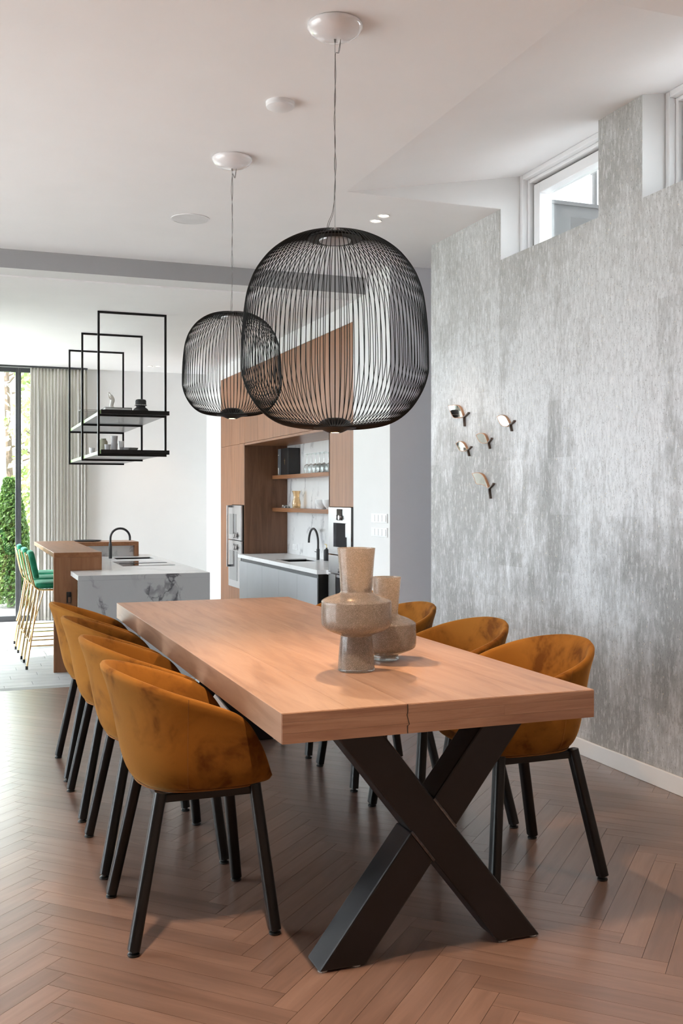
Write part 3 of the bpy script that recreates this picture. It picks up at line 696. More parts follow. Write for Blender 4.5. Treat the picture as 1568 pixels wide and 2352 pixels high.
# seams down the shell sides and along the bottom
for i in (int(NR*5.6/18), NR-int(NR*5.6/18)):
    pts = [p + Vector((p.x, p.y, 0)).normalized()*0.0004 for p in prof[i][2:]]
    MB().tube(pts, 0.0010, 6).build('seam', 'velvet_seam', so, smooth=True, local=True)
MB().tube([Vector((p[1].x*1.01, p[1].y*1.01, p[1].z-0.001)) for p in prof], 0.003, 6, closed=True).build('piping', 'velvet_seam', so, smooth=True, local=True)
MB().prism([(p[0].x*0.9, p[0].y*0.9) for p in prof[::2]], 2, 0.474, 0.487).build('seat_pad', 'velvet', ch0, smooth=True, bevel=0.005)
tops = {(-1, 1): (-.125, .180), (-1, -1): (-.125, -.180), (1, 1): (.165, .180), (1, -1): (.165, -.180)}
fr = MB(); fz = 0.434
for s_ in (-1, 1):
    fr.beam((-.135, s_*.180, fz), (.172, s_*.180, fz), 0.025, 0.018, rnd=0.004)
    fr.beam((tops[(s_, 1)][0], -.18, fz), (tops[(s_, 1)][0], .18, fz), 0.025, 0.018, rnd=0.004)
fr.build('under_frame', 'black_metal', ch0, bevel=0)
for (sx_, sy_), (tx, ty) in tops.items():
    fx, fy = (-.213 if sx_ < 0 else .215), sy_*.233
    lg = MB().beam((fx, fy, 0.016), (tx, ty, 0.452), 0.035, 0.043, up=(sx_, 0, 0), rnd=0.012, n=5).build('leg', 'black_metal', ch0, smooth=True)
    MB().lathe([(0, 0), (0.016, 0), (0.018, 0.002), (0.018, 0.006), (0.016, 0.008), (0.010, 0.009), (0.010, 0.018), (0, 0.018)], 18, (fx, fy)).build('glide', 'black_plastic', lg, smooth=True, local=True)
lc = [(0.688, 3.231), (0.690, 3.875), (0.686, 4.538), (0.688, 5.175)]
rc = [(1.887, 3.253), (1.885, 3.857), (1.890, 4.553), (1.886, 5.185)]
ln = ['mustard velvet tub chair nearest the viewer on the left of the table', 'second nearest mustard velvet tub chair on the left of the table', 'third mustard velvet tub chair on the left of the table, counting from the viewer', 'farthest mustard velvet tub chair on the left, closest to the kitchen island']
rn = ['mustard velvet tub chair nearest the viewer on the wallpapered side', 'second nearest mustard velvet tub chair on the wallpapered side', 'third mustard velvet tub chair on the wallpapered side, partly behind the shorter vase', 'farthest mustard velvet tub chair on the wallpapered side, hidden behind the vases']
for i in range(4):
    c = ch0 if i == 0 else copy_tree(ch0); c.location = (*lc[i], 0); c['label'] = ln[i]
for i in range(4):
    c = copy_tree(ch0); c.location = (*rc[i], 0); c.rotation_euler = (0, 0, pi); c['label'] = rn[i]

# ================================================================== VASES
def vase(name, label, x, y, prof_out, th, base, pedestal):
    root = thing(name, label, 'vase', (x, y, TZ), 'speckled glass vases on the table')
    zmin = base
    out = cat_curve([(r, 0, z) for r, z in prof_out], 3)
    po = [(max(p.x, 0.001), p.z) for p in out]
    inn = [(max(0.002, r-th), z) for r, z in reversed(po) if z > zmin+0.012]
    full = [(0, zmin)] + po + inn + [(0, inn[-1][1])]
    MB().lathe(full, 56, (x, y), z0=TZ).build('body', 'bubble_glass', root, smooth=True)
    r0 = prof_out[0][0]
    MB().lathe([(0, 0.0005), (r0-0.003, 0.0005), (r0, 0.003), (r0, base-0.0005), (0, base-0.0005)], 56, (x, y), z0=TZ).build('clear_foot', 'clear_glass', root, smooth=True)
vase('glass_vase', 'tall speckled taupe glass vase with wide waist on slim pedestal foot', 1.222, 3.13,
     [(.0605, .010), (.0590, .035), (.0560, .075), (.0527, .108), (.0525, .117), (.070, .124), (.098, .136), (.111, .147), (.1155, .160), (.1160, .190), (.1155, .222), (.112, .232), (.090, .243), (.062, .252), (.0525, .259), (.053, .275), (.0565, .335), (.0625, .403)], .004, .010, True)
vase('glass_vase', 'shorter speckled taupe glass vase standing behind the tall one', 1.402, 3.302,
     [(.0430, .013), (.0440, .020), (.070, .030), (.095, .041), (.1030, .052), (.1045, .075), (.1040, .122), (.100, .132), (.075, .146), (.050, .155), (.0413, .162), (.0420, .180), (.0465, .235), (.0515, .290)], .004, .013, False)

# ================================================================== PENDANT LAMPS
LW = [0]
def pendant(label, x, y, cage, n, hub_top, hub_bot, zc, canopy_r, power, seed):
    """cage: (r, z) profile from top to bottom"""
    root = thing('pendant_lamp', label, 'lamp', (x, y, H), 'wire cage pendants over the table')
    rr = random.Random(seed)
    MB().lathe([(0, H-0.001), (canopy_r*0.97, H-0.001), (canopy_r, H-0.006), (canopy_r*0.985, H-0.016), (canopy_r*0.86, H-0.032), (canopy_r*0.62, H-0.046), (canopy_r*0.3, H-0.053), (0, H-0.055)], 48, (x, y)).build('canopy', 'white_gloss', root, smooth=True)
    ztop = cage[0][1]
    MB().lathe([(0, H-0.055), (0.0045, H-0.055), (0.003, H-0.066), (0, H-0.066)], 12, (x, y)).build('cord_grip', 'steel_wire', root)
    MB().tube([(x, y, H-0.06), (x, y, ztop-0.02)], 0.0009, 6).build('suspension_wire', 'steel_wire', root)
    k1 = ztop + (H-ztop)*0.86 if seed == 1 else ztop + (H-ztop)*0.9
    for s_ in (-1, 1):
        pts = [(x+0.020, y-0.006, H-0.052), (x+0.014+0.002*s_, y, H-0.10), (x+0.002, y, k1)]
        for j in range(1, 7): 
            zq = k1+(ztop+0.10-k1)*j/7; pts.append((x+s_*rr.uniform(.0015, .006)*(1 if j % 2 else -0.3), y+s_*0.003, zq))
        off = -0.030 if seed == 1 else -0.006
        pts += [(x+off*0.25+0.002*s_, y, ztop+0.09), (x+off*0.8+0.003*s_, y, ztop+0.045), (x+off+0.001*s_, y, ztop+0.012), (x+off*0.6, y, ztop-0.012)]
        MB().tube(cat_curve(pts, 5), 0.0010, 6).build('power_cord', 'steel_wire', root, smooth=True)
    # top hub: black plate with a grey disc, and bottom hub
    MB().lathe([(0, hub_top+0.004), (0.088, hub_top+0.004), (0.098, hub_top-0.004), (0.098, hub_top-0.008), (0.060, hub_top-0.010), (0, hub_top-0.010)], 40, (x, y)).build('top_hub', 'black_wire', root, smooth=True)
    MB().lathe([(0, hub_top-0.0105), (0.058, hub_top-0.0105), (0.056, hub_top-0.016), (0, hub_top-0.018)], 40, (x, y)).build('heat_plate', 'plate_grey', root, smooth=True)
    zb = hub_bot
    MB().lathe([(0, zb+0.055), (0.030, zb+0.053), (0.050, zb+0.044), (0.062, zb+0.030), (0.072, zb+0.022), (0.078, zb+0.019), (0.078, zb+0.017), (0.046, zb+0.010), (0.026, zb+0.001), (0.0215, zb), (0.019, zb+0.004), (0, zb+0.004)], 40, (x, y)).build('lamp_head', 'black_wire', root, smooth=True)
    gl = MB().lathe([(0, zb+0.0015), (0.018, zb+0.0015), (0.018, zb+0.0035), (0, zb+0.0035)], 24, (x, y)).build('led_lens', 'lamp_glow', root, smooth=True)
    pr = [(p.x, p.z) for p in cat_curve([(r, 0, z) for r, z in cage], 4)]
    me = MB().tube([(r, 0, z-H) for r, z in pr], 0.00145, 5).mesh('wire', 'black_wire', smooth=True)
    for k in range(n):
        o = bpy.data.objects.new('wire', me); COL.objects.link(o); o.parent = root; o.rotation_euler = (0, 0, 2*pi*k/n)
    ld = bpy.data.lights.new('pendant_light', 'SPOT'); ld.energy = power; ld.color = (1, 0.66, 0.38); ld.spot_size = math.radians(135); ld.spot_blend = 0.8; ld.shadow_soft_size = 0.014
    lo = bpy.data.objects.new('pendant_light', ld); COL.objects.link(lo); lo.parent = root; lo.location = (0, 0, zb-0.006-H)
cg = [(.060, 2.284), (.075, 2.290), (.110, 2.2855), (.152, 2.272), (.201, 2.246), (.245, 2.210), (.283, 2.161), (.3055, 2.115), (.323, 2.053), (.336, 1.940), (.3397, 1.8125), (.335, 1.770), (.318, 1.721), (.285, 1.667), (.243, 1.626), (.193, 1.600), (.130, 1.5875), (.085, 1.588), (.062, 1.596)]
pendant('large black wire cage pendant lamp nearest the viewer', 1.279, 3.489, cg, 108, 2.279, 1.5685, H, .1015, 30, 1)
z2 = lambda z: 1.7317+0.020+(z-1.588)*((2.2637-1.7517)/(2.290-1.588))
cg2 = [(r if r < .08 else .0+ .07 + (r-.07)*(.2505-.07)/(.3397-.07), z2(z)) for r, z in cg]
pendant('smaller black wire cage pendant lamp behind the large one', 1.295, 5.047, cg2, 88, z2(2.279), 1.7317, H, .1015, 24, 2)

# ceiling bits
dd = thing('smoke_detector', 'small round white domed detector on the ceiling between the pendants', 'detector', (1.308, 4.262, H))
MB().lathe([(0, H), (0.062, H), (0.062, H-0.012), (0.058, H-0.016), (0, H-0.016)], 40, (1.308, 4.262)).build('base', 'white_lacquer', dd, smooth=True)
MB().lathe([(0, H-0.0162), (0.0615, H-0.0162), (0.060, H-0.022), (0.045, H-0.030), (0.02, H-0.034), (0, H-0.035)], 40, (1.308, 4.262)).build('dome', 'white_lacquer', dd, smooth=True)
dd = thing('ceiling_speaker', 'flush round white speaker grille in the ceiling near the beam', 'speaker', (1.336, 6.24, H))
MB().lathe([(0.112, H), (0.1185, H), (0.1185, H-0.004), (0.112, H-0.004)], 48, (1.336, 6.24)).build('rim', 'white_lacquer', dd, smooth=True)
MB().lathe([(0, H-0.0005), (0.111, H-0.0005), (0.111, H-0.0035), (0, H-0.0035)], 48, (1.336, 6.24)).build('grille', 'speaker_grille', dd, smooth=True)
def downlight(label, x, y, z, power, r=0.038, group=None, tilt=(0, 0), cone=75):
    root = thing('downlight', label, 'light', (x, y, z), group)
    MB().lathe([(r*0.78, z-0.0005), (r, z-0.0005), (r, z-0.004), (r*0.93, z-0.006), (r*0.78, z-0.003)], 28, (x, y)).build('trim_ring', 'white_lacquer', root, smooth=True)
    MB().lathe([(0, z-0.0010), (r*0.77, z-0.0010), (r*0.77, z-0.0025), (0, z-0.0025)], 24, (x, y)).build('lens', 'lamp_glow_soft', root, smooth=True)
    if power:
        ld = bpy.data.lights.new('downlight_light', 'SPOT'); ld.energy = power; ld.color = (1, 0.72, 0.50); ld.spot_size = math.radians(cone); ld.spot_blend = 0.6; ld.shadow_soft_size = 0.03
        lo = bpy.data.objects.new('downlight_light', ld); COL.objects.link(lo); lo.parent = root; lo.location = (0, 0, -0.012); lo.rotation_euler = (tilt[0], tilt[1], 0)
G = 'recessed ceiling downlights'
downlight('left lit downlight of the pair near the wallpapered wall', 2.426, 5.879, H, 9, group=G)
downlight('right lit downlight of the pair near the wallpapered wall', 2.426, 5.754, H, 9, group=G)
downlight('left small lit downlight over the far kitchen', 2.153, 12.361, HK, 8, 0.035, group=G)
downlight('right small lit downlight over the far kitchen', 2.246, 12.326, HK, 8, 0.035, group=G)
for px, py, pw, nm in ((0.30, 2.03, 115, 'left of the near table end'), (2.43, 2.03, 30, 'right of the near table end'), (0.30, -0.6, 90, 'left above the viewer'), (2.43, -0.6, 90, 'right above the viewer')):
    downlight('first downlight of the ceiling pair %s, outside the photo' % nm, px, py, H, pw, group=G, cone=100)
    downlight('second downlight of the ceiling pair %s, outside the photo' % nm, px, py+0.13, H, pw, group=G, cone=100)

# ================================================================== FISH MIRRORS
fishes = [
 ((6.048, 1.934), (5.835, 1.847), (5.828, 1.786), (5.769, 1.869), (5.930, 1.929), (5.967, 1.852), 'fish shaped wall mirror highest on the left'),
 ((5.396, 1.815), (5.249, 1.761), (5.234, 1.720), (5.200, 1.778), (5.326, 1.818), (5.333, 1.757), 'fish shaped wall mirror farthest to the right'),
 ((5.661, 1.721), (5.513, 1.668), (5.497, 1.629), (5.471, 1.692), (5.581, 1.726), (5.601, 1.671), 'fish shaped wall mirror in the middle of the five'),
 ((5.936, 1.682), (5.783, 1.635), (5.766, 1.595), (5.736, 1.652), (5.863, 1.690), (5.878, 1.634), 'smallest fish shaped wall mirror at the left'),
 ((5.714, 1.483), (5.503, 1.389), (5.488, 1.326), (5.448, 1.417), (5.615, 1.482), (5.656, 1.418), 'largest fish shaped wall mirror lowest on the wall')]
for A, B, T1, T2, U, D_, lab in fishes:
    root = thing('fish_mirror', lab, 'mirror', (XW, (A[0]+B[0])/2, B[1]), 'fish shaped mirrors on the wallpaper')
    up = cat_curve([(A[0], A[1], 0), (U[0]+0.02, U[1]+0.003, 0), (U[0]-0.045*abs(A[0]-B[0])/0.2, U[1]-0.018*abs(A[0]-B[0])/0.2, 0), (B[0], B[1], 0)], 8)
    dn = cat_curve([(A[0], A[1], 0), (A[0]-0.15*(A[0]-B[0]), A[1]-0.50*(A[1]-D_[1]), 0), (D_[0], D_[1], 0), (D_[0]-0.36*(A[0]-B[0]), D_[1]-0.006, 0), (B[0], B[1], 0)], 8)
    def strip(pts, th, x0, x1, name, mat):
        m = MB(); n = len(pts); L_ = []; Rr = []
        for i in range(n):
            d = (pts[min(i+1, n-1)]-pts[max(i-1, 0)]).normalized(); nn = Vector((-d.y, d.x, 0))*th/2
            L_.append(pts[i]+nn); Rr.append(pts[i]-nn)
        vs = [(x, p.x, p.y) for x in (x0, x1) for p in L_+Rr]; k = 2*n; fs = []
        for i in range(n-1):
            fs += [(i, i+1, n+i+1, n+i), (k+i, k+n+i, k+n+i+1, k+i+1), (i, k+i, k+i+1, i+1), (n+i, n+i+1, k+n+i+1, k+n+i)]
        fs += [(0, n, k+n, k), (n-1, k+n-1, k+2*n-1, 2*n-1)]
        m.add(vs, fs); return m.build(name, mat, root)
    strip(up, 0.0035, XW-0.0005, XW-0.017, 'upper_rim', 'fish_wood'); strip(dn, 0.0030, XW-0.0005, XW-0.017, 'lower_rim', 'fish_wood')
    s_ = Vector
    strip([s_((B[0], B[1], 0)), s_(((B[0]*2+T1[0])/3+0.003, (B[1]*2+T1[1])/3, 0)), s_((T1[0], T1[1], 0))], 0.007, XW-0.0005, XW-0.017, 'tail_fin', 'fish_tail')
    strip([s_((B[0]-0.002, B[1]-0.001, 0)), s_(((B[0]+T2[0])/2, (B[1]+T2[1])/2-0.003, 0)), s_((T2[0], T2[1], 0))], 0.007, XW-0.0005, XW-0.017, 'tail_fin', 'fish_tail')
    poly = [(p.x, p.y) for p in up] + [(p.x, p.y) for p in reversed(dn[1:-1])]
    MB().prism(poly, 0, XW-0.0130, XW-0.0160).build('mirror_pane', 'mirror', root)

# light switches on the white wall end
for i, (za, zb) in enumerate(((1.140, 1.210), (1.034, 1.104))):
    root = thing('switch_panel', ('upper white four-gang light switch on the wall end', 'lower white four-gang light switch on the wall end')[i], 'switch', (XC, 7.155, za), 'light switches')
    MB().box(XC-0.009, XC, 7.0, 7.31, za, zb).build('plate', 'white_lacquer', root, bevel=0.002)
    for k in range(4):
        MB().box(XC-0.013, XC-0.0095, 7.016+k*0.0715, 7.016+k*0.0715+0.064, za+0.010, zb-0.010).build('rocker', 'white_lacquer', root, bevel=0.0015)

# ================================================================== WALNUT KITCHEN WALL
seams = [12.184, 11.652, 11.078, 10.535, 9.969, 9.404, 8.799, 8.296, 7.714]
DZ = 1.938
def panel(name, y0, y1, z0, z1, root, mat='walnut', x0=XC, th=0.02, g=0.0015):
    return MB().box(x0, x0+th, y0+g, y1-g, z0+g, z1-g).build(name, mat, root, bevel=0.001)
upn = ['farthest walnut upper cabinet next to the back wall', 'second walnut upper cabinet from the back wall', 'third walnut upper cabinet from the back wall', 'fourth walnut upper cabinet from the back wall', 'fifth walnut upper cabinet from the back wall', 'sixth walnut upper cabinet from the back wall', 'seventh walnut upper cabinet from the back wall', 'walnut upper cabinet nearest the white wall end']
for i in range(8):
    y1, y0 = seams[i], seams[i+1]
    root = thing('upper_cabinet', upn[i], 'cabinet', (XC+0.3, (y0+y1)/2, DZ), 'walnut upper cabinets')
    MB().box(XC+0.021, XC+0.6, y0+0.001, y1-0.001, DZ+0.003, 2.757).build('body', 'walnut_dark', root)
    panel('door', y0, y1, DZ, 2.757, root)
# tall units
root = thing('tall_cabinet', 'plain tall walnut cabinet beside the back wall', 'cabinet', (XC+0.3, 11.92, ZK)); MB().box(XC+0.021, XC+0.6, 11.653, 12.183, ZK, DZ).build('body', 'walnut_dark', root); panel('door', 11.652, 12.184, ZK+0.08, DZ, root)
root = thing('oven_cabinet', 'tall walnut cabinet holding the stacked steel ovens', 'cabinet', (XC+0.3, 11.36, ZK))
MB().box(XC+0.021, XC+0.6, 11.095, 11.651, ZK, 0.30).box(XC+0.021, XC+0.6, 11.095, 11.651, 1.245, DZ).build('body', 'walnut_dark', root)
panel('door', 11.078, 11.652, 1.245, DZ, root); panel('drawer_front', 11.078, 11.652, ZK+0.08, 0.298, root)
MB().box(XC-0.002, 3.482, 11.070, 11.094, 0.702, DZ).build('niche_side', 'walnut_dark', root)
# niche right side and header
root = thing('niche_header', 'walnut board spanning the top of the kitchen niche', 'panel', (XC+0.25, 9.7, 1.915)); MB().box(XC-0.001, 3.482, 8.30, 11.069, 1.913, 1.936).build('board', 'walnut_flat', root)
root = thing('appliance_cabinet', 'walnut cabinet above the built-in coffee machine', 'cabinet', (XC+0.3, 8.0, ZK))
MB().box(XC+0.021, XC+0.6, 7.715, 8.275, 1.255, DZ-0.001).build('body', 'walnut_dark', root); panel('door', 7.714, 8.296, 1.252, DZ-0.001, root)
MB().box(XC, 3.482, 8.276, 8.296, 0.702, DZ-0.002).build('niche_side', 'walnut', root); MB().box(XC+0.021, XC+0.6, 7.715, 8.275, ZK, ZK+0.079).build('plinth', 'channel_dark', root)
root = thing('marble_backsplash', 'white veined marble slab at the back of the kitchen niche', 'backsplash', (3.49, 9.7, 0.702)); MB().box(3.484, 3.50, 8.297, 11.094, 0.70, 1.936).build('slab', 'marble_back', root)
# shelves
for zt_, lab in ((1.577, 'upper walnut shelf in the kitchen niche'), (1.214, 'lower walnut shelf in the kitchen niche')):
    root = thing('niche_shelf', lab, 'shelf', (3.39, 9.7, zt_-0.04), 'walnut niche shelves')
    MB().box(3.304, 3.483, 8.297, 11.068, zt_-0.04, zt_).build('board', 'walnut_flat', root, bevel=0.002)
# ovens
for i, (za, zb, lab) in enumerate(((0.845, 1.242, 'upper built-in steel oven in the walnut wall'), (0.304, 0.841, 'lower built-in steel oven in the walnut wall'))):
    root = thing('built_in_oven', lab, 'oven', (XC, 11.37, za), 'stacked steel ovens')
    MB().box(XC-0.018, XC+0.5, 11.100, 11.650, za, zb).build('body', 'black_plastic', root)
    MB().box(XC-0.040, XC-0.019, 11.098, 11.652, za+0.002, zb-0.002).build('door', 'steel', root, bevel=0.002)
    MB().box(XC-0.0425, XC-0.0405, 11.30, 11.60, za+0.06, zb-0.10).build('window_pane', 'oven_glass', root) if i == 0 else MB().box(XC-0.0425, XC-0.0405, 11.25, 11.60, za+0.08, zb-0.12).build('window_pane', 'oven_glass', root)
    kz = za+0.055 if i == 0 else zb-0.075
    MB().box(XC-0.0435, XC-0.0405, 11.22, 11.40, kz-0.035, kz+0.035).build('control_strip', 'black_glass', root)
    for ky in (11.25, 11.33): 
        m = MB(); m.tube([(XC-0.044, ky, kz), (XC-0.062, ky, kz)], 0.020, 20); m.build('knob', 'steel', root, smooth=True)
hd = thing('fridge_handle', 'long slim vertical steel bar handle left of the ovens', 'handle', (XC-0.09, 11.50, 0.53))
MB().box(XC-0.088, XC-0.074, 11.535, 11.560, 0.53, 1.24).build('bar', 'steel', hd, bevel=0.003)
for zq in (0.53, 1.215): MB().box(XC-0.074, XC-0.0432, 11.537, 11.558, zq, zq+0.025).build('bracket', 'channel_dark', hd)
# base units, worktop, sink
XF = 2.925
ws = thing('kitchen_worktop', 'white marble worktop in front of the niche', 'worktop', (3.2, 9.8, 0.66))
m = MB(); m.box(XF-0.012, 3.03, 8.405, 11.10, 0.662, 0.70); m.box(3.36, 3.483, 8.405, 11.068, 0.662, 0.70); m.box(3.03, 3.36, 8.405, 9.57, 0.662, 0.70); m.box(3.03, 3.36, 10.03, 11.068, 0.662, 0.70); m.box(3.0, 3.483, 8.297, 8.405, 0.662, 0.70)
m.build('slab', 'marble_top', ws)
sk = thing('kitchen_sink', 'black undermount sink in the white worktop', 'sink', (3.19, 9.8, 0.5)); m = MB(); m.box(3.03, 3.36, 9.57, 10.03, 0.50, 0.51); m.box(3.025, 3.031, 9.57, 10.03, 0.51, 0.690); m.box(3.359, 3.365, 9.57, 10.03, 0.51, 0.690); m.box(3.031, 3.359, 9.565, 9.571, 0.51, 0.690); m.box(3.031, 3.359, 10.029, 10.035, 0.51, 0.690); m.build('bowl', 'black_metal', sk); MB().lathe([(0, .511), (.03, .511), (.03, .514), (0, .514)], 20, (3.19, 9.8)).build('drain', 'steel', sk)
bs = [8.43, 8.999, 9.579, 10.168, 10.753, 11.076]
bn = ['grey base cabinet nearest the dining table', 'second grey base cabinet from the dining table', 'third grey base cabinet from the dining table, under the tap', 'fourth grey base cabinet from the dining table', 'farthest grey base cabinet next to the ovens']
for i in range(5):
    root = thing('base_cabinet', bn[i], 'cabinet', (XF+0.25, (bs[i]+bs[i+1])/2, ZK), 'grey base cabinets under the niche')
    MB().box(XF+0.022, XF+0.09, bs[i]+0.001, bs[i+1]-0.001, ZK, 0.66).box(XF+0.091, 3.48, bs[i]+0.001, bs[i+1]-0.001, ZK, 0.49).build('body', 'channel_dark', root)
    MB().box(XF, XF+0.02, bs[i]+0.0015, bs[i+1]-0.0015, ZK+0.06, 0.625).build('door', 'grey_front', root, bevel=0.001)
root = thing('end_panel', 'black end panel closing the grey base cabinets', 'panel', (XF+0.1, 8.42, ZK)); MB().box(XF+0.004, 3.035, 8.408, 8.428, ZK, 0.661).build('board', 'black_plastic', root); MB().box(3.036, 3.05, 8.408, 8.428, ZK, 0.661).build('edge_strip', 'steel', root)
# coffee machine etc.
cf = thing('coffee_machine', 'built-in steel coffee machine with dark dispensing recess', 'coffee machine', (XC, 8.0, 0.85))
m = MB(); ya, yb, za, zb = 7.735, 8.275, 0.852, 1.248; oy0, oy1, oz0, oz1 = 7.83, 8.15, 0.915, 1.118
m.box(XC-0.012, XC+0.015, ya, oy0, za, zb); m.box(XC-0.012, XC+0.015, oy1, yb, za, zb); m.box(XC-0.012, XC+0.015, oy0, oy1, za, oz0); m.box(XC-0.012, XC+0.015, oy0, oy1, oz1, zb); m.build('front', 'steel', cf)
MB().box(XC+0.10, XC+0.12, oy0, oy1, oz0, oz1).box(XC+0.016, XC+0.12, oy0-0.01, oy0, oz0, oz1).box(XC+0.016, XC+0.12, oy1, oy1+0.01, oz0, oz1).box(XC+0.016, XC+0.12, oy0, oy1, oz0-0.01, oz0).box(XC+0.016, XC+0.12, oy0, oy1, oz1, oz1+0.01).build('recess', 'channel_dark', cf)
MB().box(XC+0.0, XC+0.09, 7.84, 7.90, 1.0, 1.117).build('spout', 'steel', cf, bevel=0.004)
MB().box(XC-0.016, XC-0.0125, 7.94, 8.06, 1.14, 1.235).build('control_strip', 'black_glass', cf)
for ky in (7.96, 8.03): MB().tube([(XC-0.016, ky, 1.165), (XC-0.036, ky, 1.165)], 0.020, 20).build('knob', 'steel', cf, smooth=True)
MB().box(XC-0.010, XC+0.05, 7.715, 7.733, 0.852, 1.248).build('side_glass', 'black_glass', cf)
dw = thing('warming_drawer', 'steel warming drawer under the coffee machine', 'drawer', (XC, 8.0, 0.70)); MB().box(XC-0.012, XC+0.3, 7.735, 8.275, 0.69, 0.842).build('front', 'steel', dw, bevel=0.002); MB().tube([(XC-0.012, 8.0, 0.72), (XC-0.032, 8.0, 0.72)], 0.018, 20).build('knob', 'steel', dw, smooth=True)
lo_ = thing('lower_oven', 'steel and black glass oven at the bottom of the appliance column', 'oven', (XC, 8.0, ZK)); MB().box(XC-0.012, XC+0.3, 8.10, 8.275, ZK+0.08, 0.68).box(XC-0.012, XC+0.3, 7.735, 7.80, ZK+0.08, 0.68).box(XC-0.006, XC+0.3, 7.80, 8.10, ZK+0.08, 0.68).build('door', 'steel', lo_); MB().box(XC-0.011, XC-0.0065, 7.805, 8.095, ZK+0.10, 0.66).build('window_pane', 'black_glass', lo_)
# tap on the niche worktop
def tap(label, base, r, zc, spout_dir, spout_end, lever=True):
    root = thing('kitchen_tap', label, 'tap', base); x, y, z = base; dx, dy = spout_dir
    MB().tube([(x, y, z), (x, y, zc-0.055)], 0.017, 20).build('body', 'tap_black', root, smooth=True)
    pts = [(x, y, zc-0.056), (x, y, zc)] + [(x+dx*(r-r*math.cos(a)), y+dy*(r-r*math.cos(a)), zc+r*math.sin(a)) for a in [pi*k/18 for k in range(1, 19)]] + [(x+dx*2*r, y+dy*2*r, spout_end)]
    MB().tube(pts, 0.0115, 14).build('spout', 'tap_black', root, smooth=True)
    if lever: MB().tube([(x, y, z+0.075), (x+dx*0.10, y+dy*0.10, z+0.080)], 0.004, 10).build('lever', 'tap_black', root, smooth=True)
tap('black arched tap at the sink in the walnut niche', (3.394, 9.755, 0.70), 0.145, 0.866, (0.0, 1.0), 0.862)
tap('black arched tap on the kitchen island', (1.46, 10.72, 0.701), 0.10, 0.910, (1.0, 0.0), 0.885, False)
sp = thing('soap_dispenser', 'dark glass soap dispenser beside the niche tap', 'dispenser', (3.43, 9.60, 0.70)); MB().lathe([(0, .70), (.028, .70), (.030, .705), (.030, .80), (.024, .812), (.009, .818), (.009, .83), (0, .83)], 20, (3.43, 9.60)).build('bottle', 'jar_black', sp, smooth=True); MB().tube([(3.43, 9.60, .83), (3.43, 9.60, .86), (3.43, 9.65, .862)], 0.005, 8).build('pump', 'gold_foil', sp)
so_ = thing('wall_socket', 'white double power socket on the marble backsplash', 'socket', (3.483, 10.77, .75)); MB().box(3.476, 3.484, 10.70, 10.855, .750, .812).build('plate', 'white_lacquer', so_, bevel=.002)
for ky in (10.738, 10.815): MB().tube([(3.476, ky, .781), (3.4745, ky, .781)], 0.020, 20).build('outlet', 'speaker_grille', so_)

# shelf objects in the niche
bx_ = thing('bottle_box', 'black gift box with small gold emblem on the upper niche shelf', 'box', (3.40, 10.80, 1.577))
MB().box(3.345, 3.475, 10.60, 10.98, 1.578, 1.872).build('carton', 'box_black', bx_, bevel=.002); 
MB().box(3.3435, 3.3445, 10.87, 10.98, 1.580, 1.870).build('spine_panel', 'box_grey', bx_)
MB().prism([(10.945, 1.600), (10.955, 1.59), (10.965, 1.60), (10.972, 1.66), (10.940, 1.66)], 0, 3.342, 3.3434).build('bottle_print', 'paper', bx_)
MB().prism([(10.935, 1.80), (10.975, 1.797), (10.975, 1.803), (10.935, 1.806)], 0, 3.342, 3.3434).build('label_print', 'paper', bx_)
MB().prism([(10.728, 1.69), (10.735, 1.72), (10.728, 1.76), (10.721, 1.72)], 0, 3.342, 3.3448).prism([(10.705, 1.735), (10.728, 1.742), (10.750, 1.735), (10.728, 1.731)], 0, 3.342, 3.3448).build('emblem', 'gold_foil', bx_)
# wine glasses upside down
wg = thing('wine_glass', 'x', 'glass', (0, 0, 0), 'wine glasses stored upside down on the niche shelf')
MB().lathe([(.030, 0), (.034, .02), (.036, .05), (.032, .075), (.020, .090), (.006, .098)], 20).build('bowl', 'thin_glass', wg, smooth=True, local=True)
MB().lathe([(.005, .096), (.0035, .11), (.0035, .185), (.006, .195)], 10).build('stem', 'clear_glass', wg, smooth=True, local=True)
MB().lathe([(.006, .195), (.033, .200), (.033, .203), (0, .203)], 20).build('foot', 'clear_glass', wg, smooth=True, local=True)
gp = [(3.36, 10.00), (3.44, 9.96), (3.36, 9.87), (3.44, 9.83), (3.36, 9.74), (3.44, 9.70), (3.36, 9.61), (3.44, 9.57), (3.36, 9.48), (3.44, 9.44)]
wl_ = ['front wine glass at the left end of the upside-down row', 'rear wine glass at the left end of the upside-down row', 'front wine glass second from the left of the upside-down row', 'rear wine glass second from the left of the upside-down row', 'front wine glass third from the left of the upside-down row', 'rear wine glass third from the left of the upside-down row', 'front wine glass fourth from the left of the upside-down row', 'rear wine glass fourth from the left of the upside-down row', 'front wine glass fifth from the left of the upside-down row', 'rear wine glass fifth from the left of the upside-down row']
for i, (gx, gy) in enumerate(gp):
    o = wg if i == 0 else copy_tree(wg); o.location = (gx, gy, 1.5775); o['label'] = wl_[i]
av = thing('amber_vase', 'amber waisted glass vase on the lower niche shelf', 'vase', (3.39, 10.45, 1.214)); MB().lathe([(0, .002), (.040, .002), (.045, .02), (.048, .05), (.044, .075), (.034, .11), (.036, .15), (.047, .187), (.044, .187), (.033, .15), (.031, .11), (.041, .075), (.044, .05), (.040, .02), (0, .014)], 28, (3.39, 10.45), z0=1.2145).build('body', 'amber_glass', av, smooth=True)
MB().lathe([(0, .003), (.042, .003), (.044, .012), (0, .014)], 28, (3.39, 10.45), z0=1.2145).build('glass_foot', 'amber_liquid', av, smooth=True)
